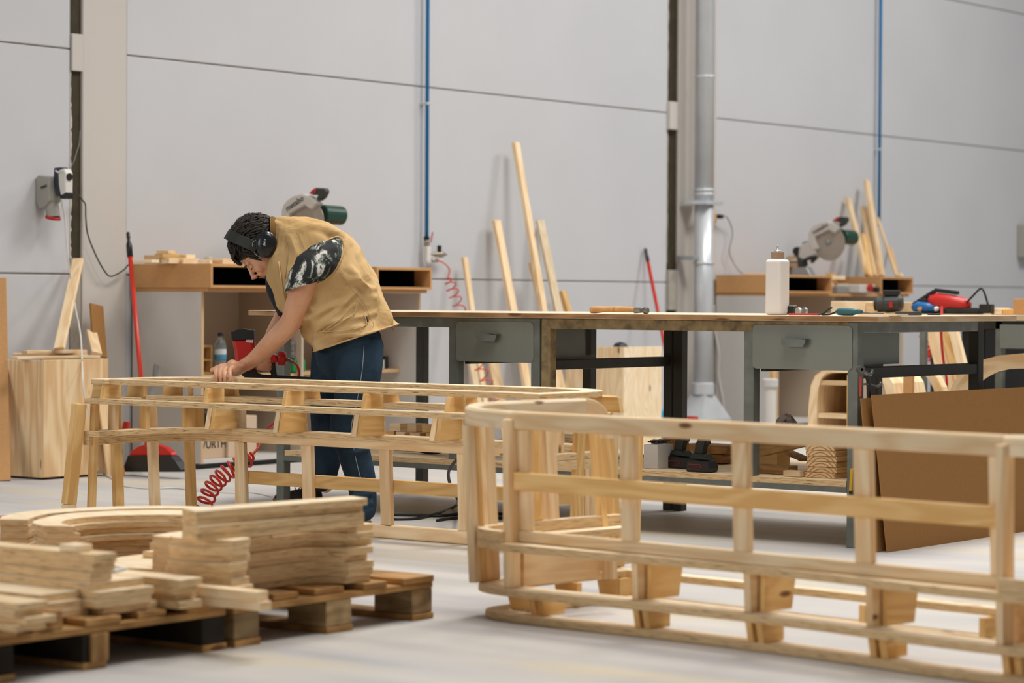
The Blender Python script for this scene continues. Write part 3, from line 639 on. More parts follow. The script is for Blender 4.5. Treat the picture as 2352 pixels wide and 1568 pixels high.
# ================================================================ SAW STATIONS
def station(Y0, label_c, label_b1, label_b2, n):
    X1, Xb = -9.73, -10.255
    t = empty('cabinet', (-10.0, Y0 + .9, 0), label_c, 'cabinet')
    w_ = 1.84
    MB().span((Xb, Y0, .03), (X1, Y0 + .018, .955), mats=[0, 0, 0, 0, 0, 0]).build('side_panel', MELA, t, bevel=.001)
    MB().span((Xb, Y0 + w_ - .018, .03), (X1, Y0 + w_, .955)).build('side_panel', MELA, t, bevel=.001)
    MB().span((X1, Y0, .03), (X1 + .002, Y0 + .018, .955)).build('edge_band', MDFE, t); MB().span((X1, Y0 + w_ - .018, .03), (X1 + .002, Y0 + w_, .955)).build('edge_band', MDFE, t)
    MB().span((Xb + .004, Y0 + .018, .03), (Xb + .010, Y0 + w_ - .018, .955)).build('back_panel', MELB, t)
    MB().span((Xb + .011, Y0 + .83, .05), (X1 - .03, Y0 + .848, .955)).build('partition', MELB, t)
    MB().span((Xb + .011, Y0 + .019, .03), (X1 - .003, Y0 + w_ - .019, .05)).build('bottom_panel', MELA, t)
    MB().span((Xb + .02, Y0 + .01, .0), (X1 - .04, Y0 + w_ - .01, .029)).build('plinth', DGREY, t)
    MB().span((Xb + .011, Y0 + .849, .484), (X1 - .14, Y0 + w_ - .019, .504)).build('shelf', MDFE, t, bevel=.001)
    MB().span((Xb, Y0 - .0, .956), (X1 + .05, Y0 + w_, .975)).build('top_panel', MDFL, t, bevel=.001)
    for (a, b, lab) in ((0 - .01, .63, label_b1), (1.35, 1.85, label_b2)):
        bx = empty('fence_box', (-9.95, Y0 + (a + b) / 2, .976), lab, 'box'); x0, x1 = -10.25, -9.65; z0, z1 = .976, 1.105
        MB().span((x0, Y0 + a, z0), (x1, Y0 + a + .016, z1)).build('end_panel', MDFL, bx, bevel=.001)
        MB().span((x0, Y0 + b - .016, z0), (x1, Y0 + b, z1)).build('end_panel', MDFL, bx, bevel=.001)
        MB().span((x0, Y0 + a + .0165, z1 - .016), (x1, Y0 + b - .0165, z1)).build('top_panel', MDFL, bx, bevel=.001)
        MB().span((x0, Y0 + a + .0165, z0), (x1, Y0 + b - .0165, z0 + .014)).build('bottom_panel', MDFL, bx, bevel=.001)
        MB().span((x0 + .011, Y0 + a + .017, z0 + .0143), (x1 - .05, Y0 + b - .017, z0 + .0165)).build('shade_sheet', BLACK, bx)  # black sheets and back panel stand in for the shade inside
        MB().span((x0 + .011, Y0 + b - .0185, z0 + .0168), (x1 - .12, Y0 + b - .0162, z1 - .0165)).build('shade_sheet', BLACK, bx)
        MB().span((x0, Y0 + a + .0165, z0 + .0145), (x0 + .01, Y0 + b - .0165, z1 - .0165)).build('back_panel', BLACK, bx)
    return t
S1, S2 = 9.9, 15.75
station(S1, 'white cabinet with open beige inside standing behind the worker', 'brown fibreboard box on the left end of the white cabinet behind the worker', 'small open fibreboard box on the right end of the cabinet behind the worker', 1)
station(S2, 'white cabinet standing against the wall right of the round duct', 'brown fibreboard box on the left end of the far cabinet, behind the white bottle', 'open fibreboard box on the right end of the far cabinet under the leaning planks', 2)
# ---- mitre saws: outlines lie in the blade plane Y = Ys
GUARD = plain('saw_guard_grey', '#c9c4bc', .4, metal=.1); BLADE = plain('saw_blade_steel', '#a69b8e', .35, metal=.35, noise=.1, scale=9)
SDARK = plain('saw_handle', '#35362f', .5); SGREEN = plain('saw_motor_green', '#1f4034', .4)
Ys = 16.80
def zp(a, b): p = YP(1500 + a / 4.356, 400 + b / 4.356, Ys); return (p.x, p.z)
def plate(mb, pts, y0, y1, mat=0): mb.prism([zp(*p) for p in pts], Ys + y0 - 0, Ys + y1, mat, mat, F=lambda p: Vector((p.x, p.z, p.y))); return mb
t = empty('mitre_saw', (zp(1580, 1000)[0], Ys, .977), 'grey mitre saw raised on the far cabinet right of the white bottle', 'mitre saw')
g = plate(MB(), [(1575, 690), (1575, 600), (1592, 555), (1630, 515), (1690, 482), (1760, 470), (1830, 492), (1890, 535), (1838, 592), (1800, 570), (1780, 556), (1640, 625), (1645, 680), (1672, 745), (1620, 772), (1590, 730)], -.035, .035).build('blade_guard', GUARD, t, bevel=.008)
bc = zp(1768, 690); br_ = .145
MB().lathe((bc[0], Ys - .002, bc[1]), [(0, 0), (.133, 0), (.133, .003), (0, .003)], (0, 1, 0), 40).build('blade', BLADE, t)
MB().lathe((bc[0] - .01, Ys - .02, bc[1] + .01), [(0, 0), (.016, 0), (.022, .018), (0, .02)], (0, 1, 0)).build('blade_hub', ALU, t, smooth=True)
plate(MB(), [(1800, 468), (1860, 425), (1945, 428), (1957, 455), (1930, 500), (1890, 527), (1868, 512), (1885, 478), (1840, 480)], -.02, .02).build('handle', SDARK, t, bevel=.008, seg=3)
plate(MB(), [(1822, 452), (1858, 427), (1874, 432), (1862, 465), (1832, 478)], -.023, .023).build('trigger', RED, t, bevel=.004)
m0 = zp(1850, 650); MB().cyl((m0[0] + .0, Ys + .05, m0[1] + .02), (m0[0] + .02, Ys + .20, m0[1] + .015), .055, 20).build('motor', SGREEN, t, bevel=.008)
plate(MB(), [(1475, 760), (1500, 700), (1560, 672), (1625, 712), (1650, 790), (1600, 850), (1520, 862), (1470, 830)], -.03, .08).build('gear_arm', GUARD, t, bevel=.012, seg=3)
plate(MB(), [(1500, 690), (1540, 668), (1560, 676), (1556, 692), (1508, 700)], -.02, .02).build('lock_lever', SDARK, t, bevel=.003)
kx, kz = zp(1448, 770); MB().lathe((kx, Ys - .03, kz), [(0, 0), (.03, 0), (.034, .03), (.028, .06), (0, .06)], (0, 1, 0)).build('bevel_knob', BLACK, t, smooth=False, bevel=.003)
plate(MB(), [(1462, 830), (1520, 860), (1530, 905), (1500, 940), (1500, 1005), (1480, 1000), (1478, 930)], -.04, .04).build('column', DGREY, t, bevel=.006)
plate(MB(), [(1530, 850), (1610, 815), (1665, 818), (1660, 850), (1620, 892), (1600, 880), (1620, 845), (1545, 870)], -.05, -.02).build('lower_lever', BLACK, t, bevel=.004)
x0, z0_ = zp(1500, 1008); x1, z1_ = zp(1665, 930)
MB().prism([zp(1500, 940), zp(1640, 930), zp(1690, 1020), zp(1515, 1020)], Ys - .16, Ys - .08, F=lambda p: Vector((p.x, p.z, p.y))).build('fence', ALU, t, bevel=.003)
xa_, za_ = zp(1470, 1000)
MB().span((-10.05, Ys - .26, .977), (-9.70, Ys + .26, 1.03)).build('base', ALU, t, bevel=.006)
MB().span((-9.80, Ys - .10, .98), (-9.60, Ys + .13, 1.045)).build('turntable', GUARD, t, bevel=.01)
MB().cyl((-9.605, Ys + .05, 1.01), (-9.53, Ys + .06, 1.005), .02).build('mitre_knob', BLACK, t, bevel=.004)
MB().lathe((-9.60, Ys + .02, 1.02), [(0, 0), (.025, 0), (.025, .03), (0, .03)], (1, 0, 0)).build('mitre_lock', RED, t)
for dy in (-.03, .03): MB().cyl(Vector((zp(1470, 865)[0], Ys + dy, zp(1470, 865)[1])), Vector((zp(1100, 865)[0], Ys + dy, zp(1100, 870)[1])), .011, 10).build('slide_rail', ALU, t, smooth=True)
ex, ez = zp(1090, 885); MB().cyl((ex - .02, Ys, ez), (ex + .035, Ys, ez), .05, 16).build('rail_end', DGREY, t, bevel=.006)
MB().prism([zp(1320, 870), zp(1370, 815), (zp(1420, 810)[0], zp(1420, 810)[1]), zp(1475, 850), zp(1475, 950), zp(1380, 935)], Ys - .03, Ys + .06, F=lambda p: Vector((p.x, p.z, p.y))).build('dust_bag', MDFE, t, bevel=.015, seg=3)
def saw_text(root, body, px, size, rot, mat, name='maker_mark', off=(0, 0, 0)):
    cu = bpy.data.curves.new(name, 'FONT'); cu.body = body; cu.size = size; cu.extrude = .0004; cu.offset = size * .018; cu.align_x = 'CENTER'; cu.align_y = 'CENTER'
    o = bpy.data.objects.new(name, cu); COL.objects.link(o); cu.materials.append(mat)
    p = Vector((zp(*px)[0], Ys - .036, zp(*px)[1])) if not isinstance(px, Vector) else px
    bpy.context.view_layer.update(); me = bpy.data.meshes.new_from_object(o); bpy.data.objects.remove(o); o = bpy.data.objects.new(name, me); COL.objects.link(o)
    o.parent = root; o.location = p - wloc(root); o.rotation_euler = rot; return o
saw_text(t, 'metabo', (1698, 545), .048, (math.pi / 2, -math.radians(26), 0), SDARK)
c = copy_tree(t, loc=t.location + Vector((0, -5.85, 0)), label='grey mitre saw standing behind the back of the worker')
# offcuts on the stations
def offcuts(items, group):
    for (px, py0, X, z, sx_, sy_, sz, rz, mat, lab) in items:
        p = at_px(px, X, z)
        MB().box((0, 0, sz / 2), (sx_, sy_, sz), rz).M
        q = MB(); q.box(p + Vector((0, 0, sz / 2)), (sx_, sy_, sz), rz, mat=0, mats=[0, 0, 0, 0, 0, 0]); q.build('wood_offcut', mat, label=lab, cat='offcut', group=group, bevel=.0015, seg=1)
T1 = 1.1055
offcuts([(335, 0, -9.80, T1, .12, .07, .016, .2, PINE, 'flat pine offcut at the left end of the fibreboard box behind the worker'),
         (352, 0, -10.0, T1, .09, .05, .045, .5, MDFE, 'brown offcut lying left of the pale blocks behind the worker'),
         (388, 0, -9.95, T1, .10, .12, .030, .1, PINE, 'lowest pale block of the offcut pile behind the worker'),
         (384, 0, -9.95, T1 + .0305, .08, .11, .022, -.2, PINE2, 'middle block of the offcut pile behind the worker'),
         (382, 0, -9.96, T1 + .053, .07, .10, .018, .35, PINE, 'topmost block of the offcut pile behind the worker'),
         (430, 0, -9.9, T1, .09, .10, .028, -.3, PLYF, 'lower pale block right of the offcut pile behind the worker'),
         (428, 0, -9.93, T1 + .029, .06, .09, .022, .2, PINE, 'upper pale block right of the offcut pile behind the worker'),
         (468, 0, -9.85, T1, .08, .09, .022, .6, PLYF, 'pale offcut with a rough face further right behind the worker'),
         (505, 0, -9.85, T1, .12, .10, .03, .1, PINE, 'pale offcut lying nearest the head of the worker'),
         (478, 0, -10.05, T1, .03, .04, .045, .3, MELA, 'small white wedge standing among offcuts behind the worker')], 'offcuts on the left saw station')
T3 = 1.046
offcuts([(1745, 0, -9.95, T1, .25, .05, .012, .3, PINE, 'long thin offcut at the left of the far fibreboard box'),
         (1905, 0, -10.0, 1.031, .08, .16, .05, .2, PINE, 'pale block behind the far saw blade'),
         (1912, 0, -9.98, 1.082, .10, .2, .03, -.1, PLYF, 'wide pale board lying behind the far saw blade'),
         (1908, 0, -9.98, 1.113, .04, .22, .018, .35, PINE2, 'topmost pine stick behind the far saw blade'),
         (1935, 0, -9.9, 1.031, .09, .12, .02, .5, PINE2, 'golden offcut right of the far saw blade')], 'offcuts on the right saw station')
# ---- things inside the left cabinet
def boxpx(x0, x1, ytop, X, z0, name, mat, label, cat, dx=.1, group=None, **kw):
    a = at_px(x0, X, z0); b = at_px(x1, X, z0); z1 = XP((x0 + x1) / 2, ytop, X).z
    return MB().span((X - dx, a.y, z0), (X, b.y, z1)).build(name, mat, label=label, cat=cat, group=group, **kw)
cb = boxpx(461, 517, 996, -9.80, .0505, 'cardboard_box', plain('cardboard', '#c2a78a', .85), 'cardboard box with bold dark lettering inside the white cabinet', 'box', dx=.3, bevel=.003)
cbX = -9.7995; p = XP(487, 1021, cbX)
cu = saw_text(cb, 'WÜRTH', Vector((cbX, p.y, p.z)), .06, (math.pi / 2, 0, math.pi / 2), BLACK, 'lettering')
for k, px in enumerate((485, 494, 503)):
    p = XP(px, 1057, cbX); q = MB()
    if k == 2: q.lathe(p, [(0, -.001), (.008, -.001), (.008, .0006), (0, .0006)], (1, 0, 0))
    else: q.box(p, (.001, .013, .02)); 
    q.build('printed_symbol', DGREY if k != 1 else MDFL, cb)
boxpx(524, 590, 955, -9.78, .0505, 'cardboard_box', plain('cardboard_pale', '#c9b096', .85), 'tall plain pale box inside the white cabinet behind the red hose', 'box', dx=.3, bevel=.003)
boxpx(460, 484, 940, -9.9, XP(470, 990, -9.9).z, 'black_case', BLACK, 'black case standing above the cardboard box in the white cabinet', 'case', dx=.25, bevel=.02)
# small wooden rack and bottle at mid height inside the left bay, on a board
MB().span((-10.24, S1 + .02, .482), (-9.80, S1 + .829, .50)).build('inner_shelf', MDFE, label='pale board shelf in the left bay of the white cabinet', cat='shelf')
ra = at_px(462, -9.95, .5).y; rb = at_px(488, -9.95, .5).y
t = empty('wooden_rack', (-10.0, (ra + rb) / 2, .5), 'small dark-backed wooden rack inside the white cabinet left of the water bottle', 'rack')
for a_, b_ in (((-10.15, ra, .5005), (-9.95, ra + .012, .66)), ((-10.15, rb - .012, .5005), (-9.95, rb, .66))): MB().span(a_, b_, grain=(0, 0, 1)).build('side_panel', PINE2, t)
for zz in (.502, .575, .65): MB().span((-10.15, ra + .0125, zz), (-9.95, rb - .0125, zz + .012)).build('shelf', PINE2, t)
GLASSB = plain('bottle_plastic', '#c9d3d6', .12, trans=.75); LABELB = plain('bottle_label', '#3f86a8', .5); LABW = plain('bottle_label_white', '#d5dde0', .5)
bp = at_px(506, -9.88, .5005)
t = empty('water_bottle', bp, 'clear plastic water bottle with a blue label and dark cap inside the white cabinet', 'bottle')
MB().lathe(bp, [(.0, .0), (.03, 0), (.033, .01), (.031, .03), (.033, .05), (.031, .07), (.033, .09), (.033, .15), (.031, .165), (.026, .185), (.012, .205), (.012, .212)]).build('body', GLASSB, t, smooth=True)
MB().lathe(bp, [(.0335, .082), (.034, .085), (.034, .108), (.0335, .11)]).build('label', LABELB, t, smooth=True, label='blue label')
MB().lathe(bp, [(.0335, .111), (.034, .112), (.034, .138), (.0335, .14)]).build('label', LABW, t, smooth=True, label='white label')
MB().lathe(bp, [(0, .211), (.0145, .211), (.0145, .228), (.012, .23), (0, .23)]).build('cap', NAVY, t, smooth=False)
gb = at_px(674, -9.84, .505); q = MB(); q.box(gb + Vector((0, 0, .035)), (.1, .10, .07)); 
t = empty('plastic_bag', gb, 'clear bag of fixings with a green label on the cabinet shelf', 'bag')
q.build('label', plain('green_label', '#1d8a45', .5), t, bevel=.01)
MB().box(gb + Vector((0, 0, .125)), (.08, .10, .105)).build('contents', plain('mixed_fixings', '#7a7570', .5, noise=.6, scale=70), t, bevel=.02)
boxpx(866, 884, 826, -9.90, .5045, 'small_box', MELA, 'small white box on the shelf right of the worker', 'box', dx=.06, bevel=.004)
boxpx(884, 893, 818, -9.95, .5045, 'dark_bottle', DGREY, 'small dark bottle on the shelf right of the worker', 'bottle', dx=.03, bevel=.006)
# ================================================================ AIR LINES
def airline(px, y_end, y_clip, label, full):
    X = WX + .045; b = XP(px - 3 if full else px - 3, y_end, X); top = XP(px + 1, -60, X)
    t = empty('air_line', b, label, 'pipe')
    MB().cyl(b, (b.x, b.y, 5.2), .0125, 12).build('pipe', BLUE, t, smooth=True)
    z = XP(px, y_clip, X).z
    MB().span((WX + .001, b.y - .017, z - .008), (X + .016, b.y + .017, z + .008)).build('pipe_clip', GALV, t, bevel=.003)
    if not full: return b
    zz = b.z; q = MB()
    MB().cyl((b.x, b.y, zz), (b.x, b.y, zz - .022), .018, 14).build('union', BLACK, t, bevel=.002)
    MB().lathe((b.x, b.y, zz - .022), [(.014, 0), (.017, -.008), (.018, -.03), (.013, -.045), (.013, -.06)], smooth if 0 else (0, 0, 1)).build('ball_valve', BRASS, t, smooth=True)
    l0 = Vector((b.x + .03, b.y, zz - .035)); l1 = XP(990, 555, X + .03); l2 = XP(994, 533, X + .03)
    MB().tube([l0, l1, l2], .004, 8).build('valve_lever', RED, t, label='red valve lever')
    MB().span((X - .02, b.y - .021, zz - .165), (X + .022, b.y + .021, zz - .062)).build('manifold', WHITEP, t, bevel=.004)
    y1 = XP(1030, 583, X).y
    MB().lathe((X + .02, b.y + .02, XP(1000, 584, X).z), [(.008, 0), (.008, .03), (.016, .04), (.016, .075), (.02, .08), (.02, .11), (.01, .13), (.007, .15)], (0, 1, 0)).build('regulator', BRASS, t, smooth=True)
    k = XP(1009, 580, X + .02); MB().cyl(k, k + Vector((0, 0, .045)), .014, 14).build('regulator_knob', BLACK, t, bevel=.002)
    MB().lathe((X + .02, b.y + .02, XP(1000, 598, X).z), [(.008, 0), (.012, .02), (.012, .06), (.007, .07)], (0, 1, 0)).build('coupling', BRASS, t, smooth=True)
    MB().tube(smoothpath([(X + .02, b.y, zz - .15), (X + .03, b.y - .03, zz - .17), (X + .02, b.y - .01, zz - .185), (X, b.y + .01, zz - .175)], 4), .003, 6).build('drain_hook', ALU, t)
    return b
b1 = airline(983, 543, 238, 'blue air pipe down the wall with valve and red lever above the bench', True)
airline(2022, 520, 343, 'blue air pipe down the wall behind the right leaning planks', False)
def coil(name, ctrl, r_of, wire, mat, label, turns, tail0=None, tail1=None, cat='hose'):
    base = smoothpath(ctrl, 12); n = int(turns * 14); L = len(base) - 1; pts = list(tail0 or [])
    for i in range(n + 1):
        f = i / n * L; k = min(int(f), L - 1); p = base[k].lerp(base[k + 1], f - k); t_ = (base[k + 1] - base[k]).normalized(); d, s, u = ortho(t_)
        a = 2 * math.pi * turns * i / n; rr = r_of(i / n); pts.append(p + (s * math.cos(a) + u * math.sin(a)) * rr)
    pts += list(tail1 or [])
    return MB().tube(pts, wire, 8).build(name, mat, smooth=True, label=label, cat=cat)
Xh = WX + .12
coil('spiral_air_hose', [XP(x, y, Xh + dx_) for x, y, dx_ in ((1029, 640, .0), (1040, 668, .04), (1056, 710, .10), (1080, 780, .22), (1101, 840, .32), (1125, 890, .40), (1140, 915, .42))], lambda s: .035 * min(1, s * 8 + .3), .0042, ORED, 'orange-red spiral air hose hanging from the wall valve behind the bench', 13,
     tail0=smoothpath([XP(1002, 598, WX + .1), XP(1018, 603, Xh), XP(1032, 618, Xh), XP(1030, 634, Xh)], 5))
# ================================================================ DUCT
dX = WX + .16; db = XP(1617, 470, dX); r_ = .071
t = empty('extraction_duct', (dX, db.y, 0), 'round galvanised extraction duct running down beside the second column', 'duct')
zf = lambda y: XP(1615, y, dX).z
MB().lathe((dX, db.y, zf(468)), [(r_, 0), (r_, 4.6)], seg=36).build('upper_pipe', GALV, t, smooth=True)
MB().lathe((dX, db.y, zf(884)), [(r_ * .97, 0), (r_ * .97, zf(466) - zf(884))], seg=36).build('lower_pipe', GALV, t, smooth=True)
for y in (176, 436, 446, 604 + 0):
    MB().lathe((dX, db.y, zf(y)), [(r_ + .001, -.009), (r_ + .006, -.006), (r_ + .006, .006), (r_ + .001, .009)], seg=36).build('band', GALV, t, smooth=True)
MB().span((WX + .03, db.y - .10, zf(470)), (dX + .09, db.y + .10, zf(461))).build('slide_gate', GALV, t, bevel=.002)
MB().span((dX - .01, db.y + .10, zf(468)), (dX + .03, db.y + .2, zf(460))).build('gate_handle', BLACK, t, bevel=.006)
MB().span((WX + .02, db.y - .14, zf(597)), (dX + .0, db.y - .072, zf(588))).build('pipe_bracket', ALU, t, bevel=.002)
MB().lathe((dX, db.y, zf(905)), [(r_ + .012, 0), (r_ + .012, .075), (r_, .085)], seg=36).build('hood_collar', GALV, t, smooth=False)
hz0 = zf(962); q = MB(); rr_ = [Vector((dX + (r_ + .012) * math.cos(a), db.y + (r_ + .012) * math.sin(a), zf(905))) for a in [math.radians(45 + 90 * k) for k in range(4)]]
lo_ = [Vector((dX + sx_ * .12, db.y + sy_ * .19, hz0)) for sx_, sy_ in ((1, 1), (-1, 1), (-1, -1), (1, -1))]
q.add(rr_ + lo_, [(0, 1, 5, 4), (1, 2, 6, 5), (2, 3, 7, 6), (3, 0, 4, 7)], 0, Vector((0, 0, 1))); q.build('hood', GALV, t)
MB().span((dX - .12, db.y - .19, hz0 - .25), (dX + .12, db.y + .19, hz0)).build('hood_base', GALV, t, bevel=.003)
MB().lathe((dX, db.y, 0), [(.06, 0), (.06, .01), (.03, .02), (.03, hz0 - .25)], seg=20).build('foot', GALV, t, smooth=True)
# socket and cable beside the duct
pk = XP(1648, 497, WX + .06)
t = empty('wall_socket', pk, 'small wall socket with a plug just right of the round duct', 'socket')
MB().box(pk + Vector((-.03, -.02, -.01)), (.05, .05, .07)).build('housing', MDFE, t, bevel=.006)
MB().box(pk + Vector((.01, .02, .0)), (.04, .05, .03), .2).build('plug', BLACK, t, bevel=.008)
MB().cyl(pk + Vector((-.02, -.05, -.09)), pk + Vector((-.02, -.05, -.12)), .02).build('socket_ring', RED, t)
cable('power_cable', [pk + Vector((.01, .03, 0)), XP(1668, 498, WX + .07), XP(1680, 520, WX + .05), XP(1682, 545, WX + .05), XP(1675, 575, WX + .05), XP(1683, 600, WX + .05), XP(1700, 624, WX + .12), XP(1716, 631, WX + .2)], .0045, GCABLE, 'grey cable curving from the small socket to the far cabinet')
cable('white_cable', [YP(x, y, 15.73) for x, y in ((1640, 700), (1643, 760), (1652, 810), (1651, 860), (1661, 920), (1663, 968))], .006, WHITEP, 'white cable running down beside the far cabinet right of the duct')
# ---- planks leaning on the back wall
def plankwall(px_top, y_top, px_mid, y_mid, w_, th, mat, label, group, off=.36, zb=0.0, gx=0):
    T = XP(px_top, y_top, WX + .02 + th / 2 + gx)
    # continue the line seen in the photograph to the foot
    X = WX + off; s = (px_mid - px_top) / (y_mid - y_top); y = y_mid
    for _ in range(12):
        B = at_px(px_top + s * (y - y_top), X, zb + .002); y = proj(B)[1]
    return lean('plank', T, B, w_, th, mat, label, 'plank', group, wdir=(0, 1, 0))
gp = 'planks leaning on the wall behind the bench'
plankwall(1067, 591, 1084, 712, .045, .02, PINE, 'leftmost short plank leaning on the wall behind the spiral hose', gp, .34, gx=.04)
plankwall(1140, 506, 1178, 712, .066, .025, PINE, 'wide plank leaning on the wall left of the tallest plank', gp, .42, gx=.03)
plankwall(1184, 327, 1246, 700, .052, .03, PINE, 'tallest plank leaning on the wall behind the bench', gp, .5, gx=.05)
plankwall(1240, 506, 1282, 712, .075, .02, PLYF, 'broad pale plank leaning just right of the tallest plank', gp, .36, gx=.02)
plankwall(1222, 602, 1248, 712, .055, .03, PINE, 'short plank in front of the foot of the tallest plank', gp, .44, gx=.1)
plankwall(1292, 668, 1304, 712, .05, .03, PINE2, 'rightmost short plank just showing above the bench', gp, .4, gx=.04)
for i, (a, b, w_) in enumerate(((1074, 1094, .10), (1120, 1140, .1), (1190, 1212, .07), (1300, 1325, .08), (1330, 1352, .07))):
    plankwall(a, 762, b, 870, w_, .02, PINE if i % 2 else PLYF, ['wide low plank seen under the left drawer', 'second wide low plank seen under the left drawer', 'low plank seen under the right side of the left drawer', 'low plank seen between the dark middle legs', 'low plank left of the plywood box under the bench'][i], gp, .20, gx=.0)
g2_ = 'planks leaning above the far cabinet'
for (a, y0, b, y1, w_, th, m_, lab, ox, gx) in ((1947, 456, 1992, 636, .05, .03, PINE, 'leftmost plank of the bundle leaning above the far cabinet', .38, 0),
        (1983, 476, 2010, 636, .05, .03, PINE, 'pale plank second from left above the far cabinet', .3, .03),
        (1995, 476, 2020, 636, .05, .02, PINE2, 'darker golden plank leaning above the far cabinet', .25, .0),
        (1990, 415, 2026, 636, .055, .03, PINE, 'tallest plank of the bundle above the far cabinet', .34, .04),
        (2015, 500, 2060, 638, .02, .02, PINE, 'thin batten leaning right of the bundle above the far cabinet', .4, .06),
        (2045, 570, 2062, 638, .03, .02, PINE2, 'short stick at the right end of the far cabinet', .2, .0),
        (2069, 630, 2074, 642, .03, .02, PINE, 'shortest stick at the far right end of the far cabinet', .1, .0),
        (1984, 540, 1998, 636, .05, .02, PINE2, 'short plank at the foot of the bundle above the far cabinet', .42, .15)):
    plankwall(a, y0, b, y1, w_, th, m_, lab, g2_, ox, T1 + .010, gx)
# ---- second red pole and the plywood box standing behind the bench
t = empty('broom', XP(1540, 950, WX + .5), 'second red-handled broom leaning on the wall beside the second column', 'broom')
A = XP(1482, 570, WX + .02); Bq = XP(1538, 850, WX + .3); dd = (Bq - A); E_ = A + dd * 1.38
E_ = A + dd * ((A.z - .10) / (A.z - Bq.z))
MB().cyl(A + dd * .09, E_, .0125, 12).build('pole', REDP, t, smooth=True)
MB().lathe(A, [(.006, 0), (.013, .01), (.012, .05), (.014, .06), (.014, .10)], dd).build('grip', DGREY, t, smooth=True)
MB().box((E_.x, E_.y, .11), (.28, .06, .03)).build('head', RED, t, bevel=.008)
MB().box((E_.x, E_.y, .049), (.3, .07, .09)).build('bristles', BLACK, t, bevel=.01)
bx0 = YP(1385, 900, 13.0); 
X1 = -8.9; ya, ym_, yb = YP(1385, 900, 12.95), 0, 0
Yf = 12.95; xr = YP(1433, 900, Yf).x; xl = YP(1388, 900, Yf).x; ye = XP(1520, 900, xr).y; zt2 = YP(1433, 797, Yf).z
t = empty('plywood_box', (xr - .1, Yf + .3, 0), 'tall plywood box standing on the floor behind the dark bench legs', 'box')
MB().span((xr - .015, Yf, 0.0), (xr, ye, zt2), grain=(0, 0, 1)).build('side_panel', PLYF, t, bevel=.002)
MB().span((xl - .3, Yf, 0.0), (xr - .0155, Yf + .015, zt2), grain=(0, 0, 1)).build('side_panel', PINE, t, bevel=.002)
MB().span((xl - .3, Yf + .0155, zt2 - .03), (xr - .0155, ye, zt2 - .015)).build('top_panel', PLYF, t)
p = XP(1425, 793, xr - .12); MB().lathe((p.x, p.y, zt2 - .0145), [(.05, 0), (.05, .01), (.035, .035), (.0, .045)], smooth if 0 else (0, 0, 1)).build('rubber_dome', BLACK, label='small black rubber dome lying on top of the tall plywood box', cat='rubber dome', smooth=True)
p = at_px(1528, -9.6, .3); MB().lathe((p.x, p.y, 0), [(.08, 0), (.1, .1), (.11, .18), (.105, .19), (.09, .1)], seg=24).build('blue_bucket', plain('light_blue_plastic', '#2fa0c8', .4), label='light blue tub on the floor beside the tall plywood box', cat='tub', smooth=True)
# ================================================================ THINGS ON THE WORKTOP
T = .8695
def btp(px, Y, z=T): return Vector((YP(px, 722, Y).x, Y, z))
# hammer
a, b = btp(1358, 8.47), btp(1464, 8.47); t = empty('hammer', (a + b) / 2, 'hammer with a worn wooden handle lying on the long worktop', 'hammer')
n = 14; path = [a.lerp(b, i / n) + Vector((0, 0, .0135 + .004 * math.sin(i / n * 3))) for i in range(n + 1)]
MB().tube(path, [.0135, .015, .0145, .013, .012, .0115, .0115, .012, .0125, .0125, .012, .0115, .011, .0105, .010], 14).build('handle', wood('hammer_handle_wood', '#d9a46a', '#a8743c', knots=.1), t, smooth=True)
STEELD = plain('worn_steel', '#77736c', .4, metal=.7, noise=.2, scale=30)
h0 = btp(1461, 8.47); 
MB().beam(h0 + Vector((-.005, 0, .013)), h0 + Vector((.026, 0, .013)), .022, .024, wt=(.017, .018)).build('head', STEELD, t, bevel=.003)
MB().lathe(h0 + Vector((.025, 0, .013)), [(.009, 0), (.009, .012), (.0135, .018), (.0135, .032), (.011, .034)], (1, -.1, 0), 20).build('striking_face', STEELD, t, smooth=False, bevel=.001)
MB().beam(h0 + Vector((-.005, .03, .022)), h0 + Vector((-.075, .035, .026)), .02, .005, wt=(.028, .002)).build('claw', STEELD, t, bevel=.001)
# glue bottle
cap_m = plain('brown_cap', '#a3846c', .5); GB = plain('bottle_white', '#e6dfd8', .35)
c = btp(1775, 8.52); c.x += .02; t = empty('glue_bottle', c, 'large square white squeeze bottle with a ribbed brown cap on the worktop', 'bottle')
wz = .036; top = YP(1776, 596, 8.52).z
MB().span((c.x - wz, c.y - wz, T), (c.x + wz, c.y + wz, top), mat=0).build('body', GB, t, bevel=.011, seg=4)
MB().lathe((c.x, c.y, top - .002), [(.03, 0), (.026, .004), (.024, .005)], seg=28).build('neck', GB, t, smooth=True)
MB().lathe((c.x, c.y, top + .004), [(.0255, 0), (.0255, .024), (.022, .026), (0, .026)], seg=28).build('cap', cap_m, t, smooth=False)
MB().lathe((c.x, c.y, top + .030), [(.016, 0), (.014, .004), (.004, .007), (.003, .02), (.001, .026)], seg=16).build('nozzle', ALU, t, smooth=True)
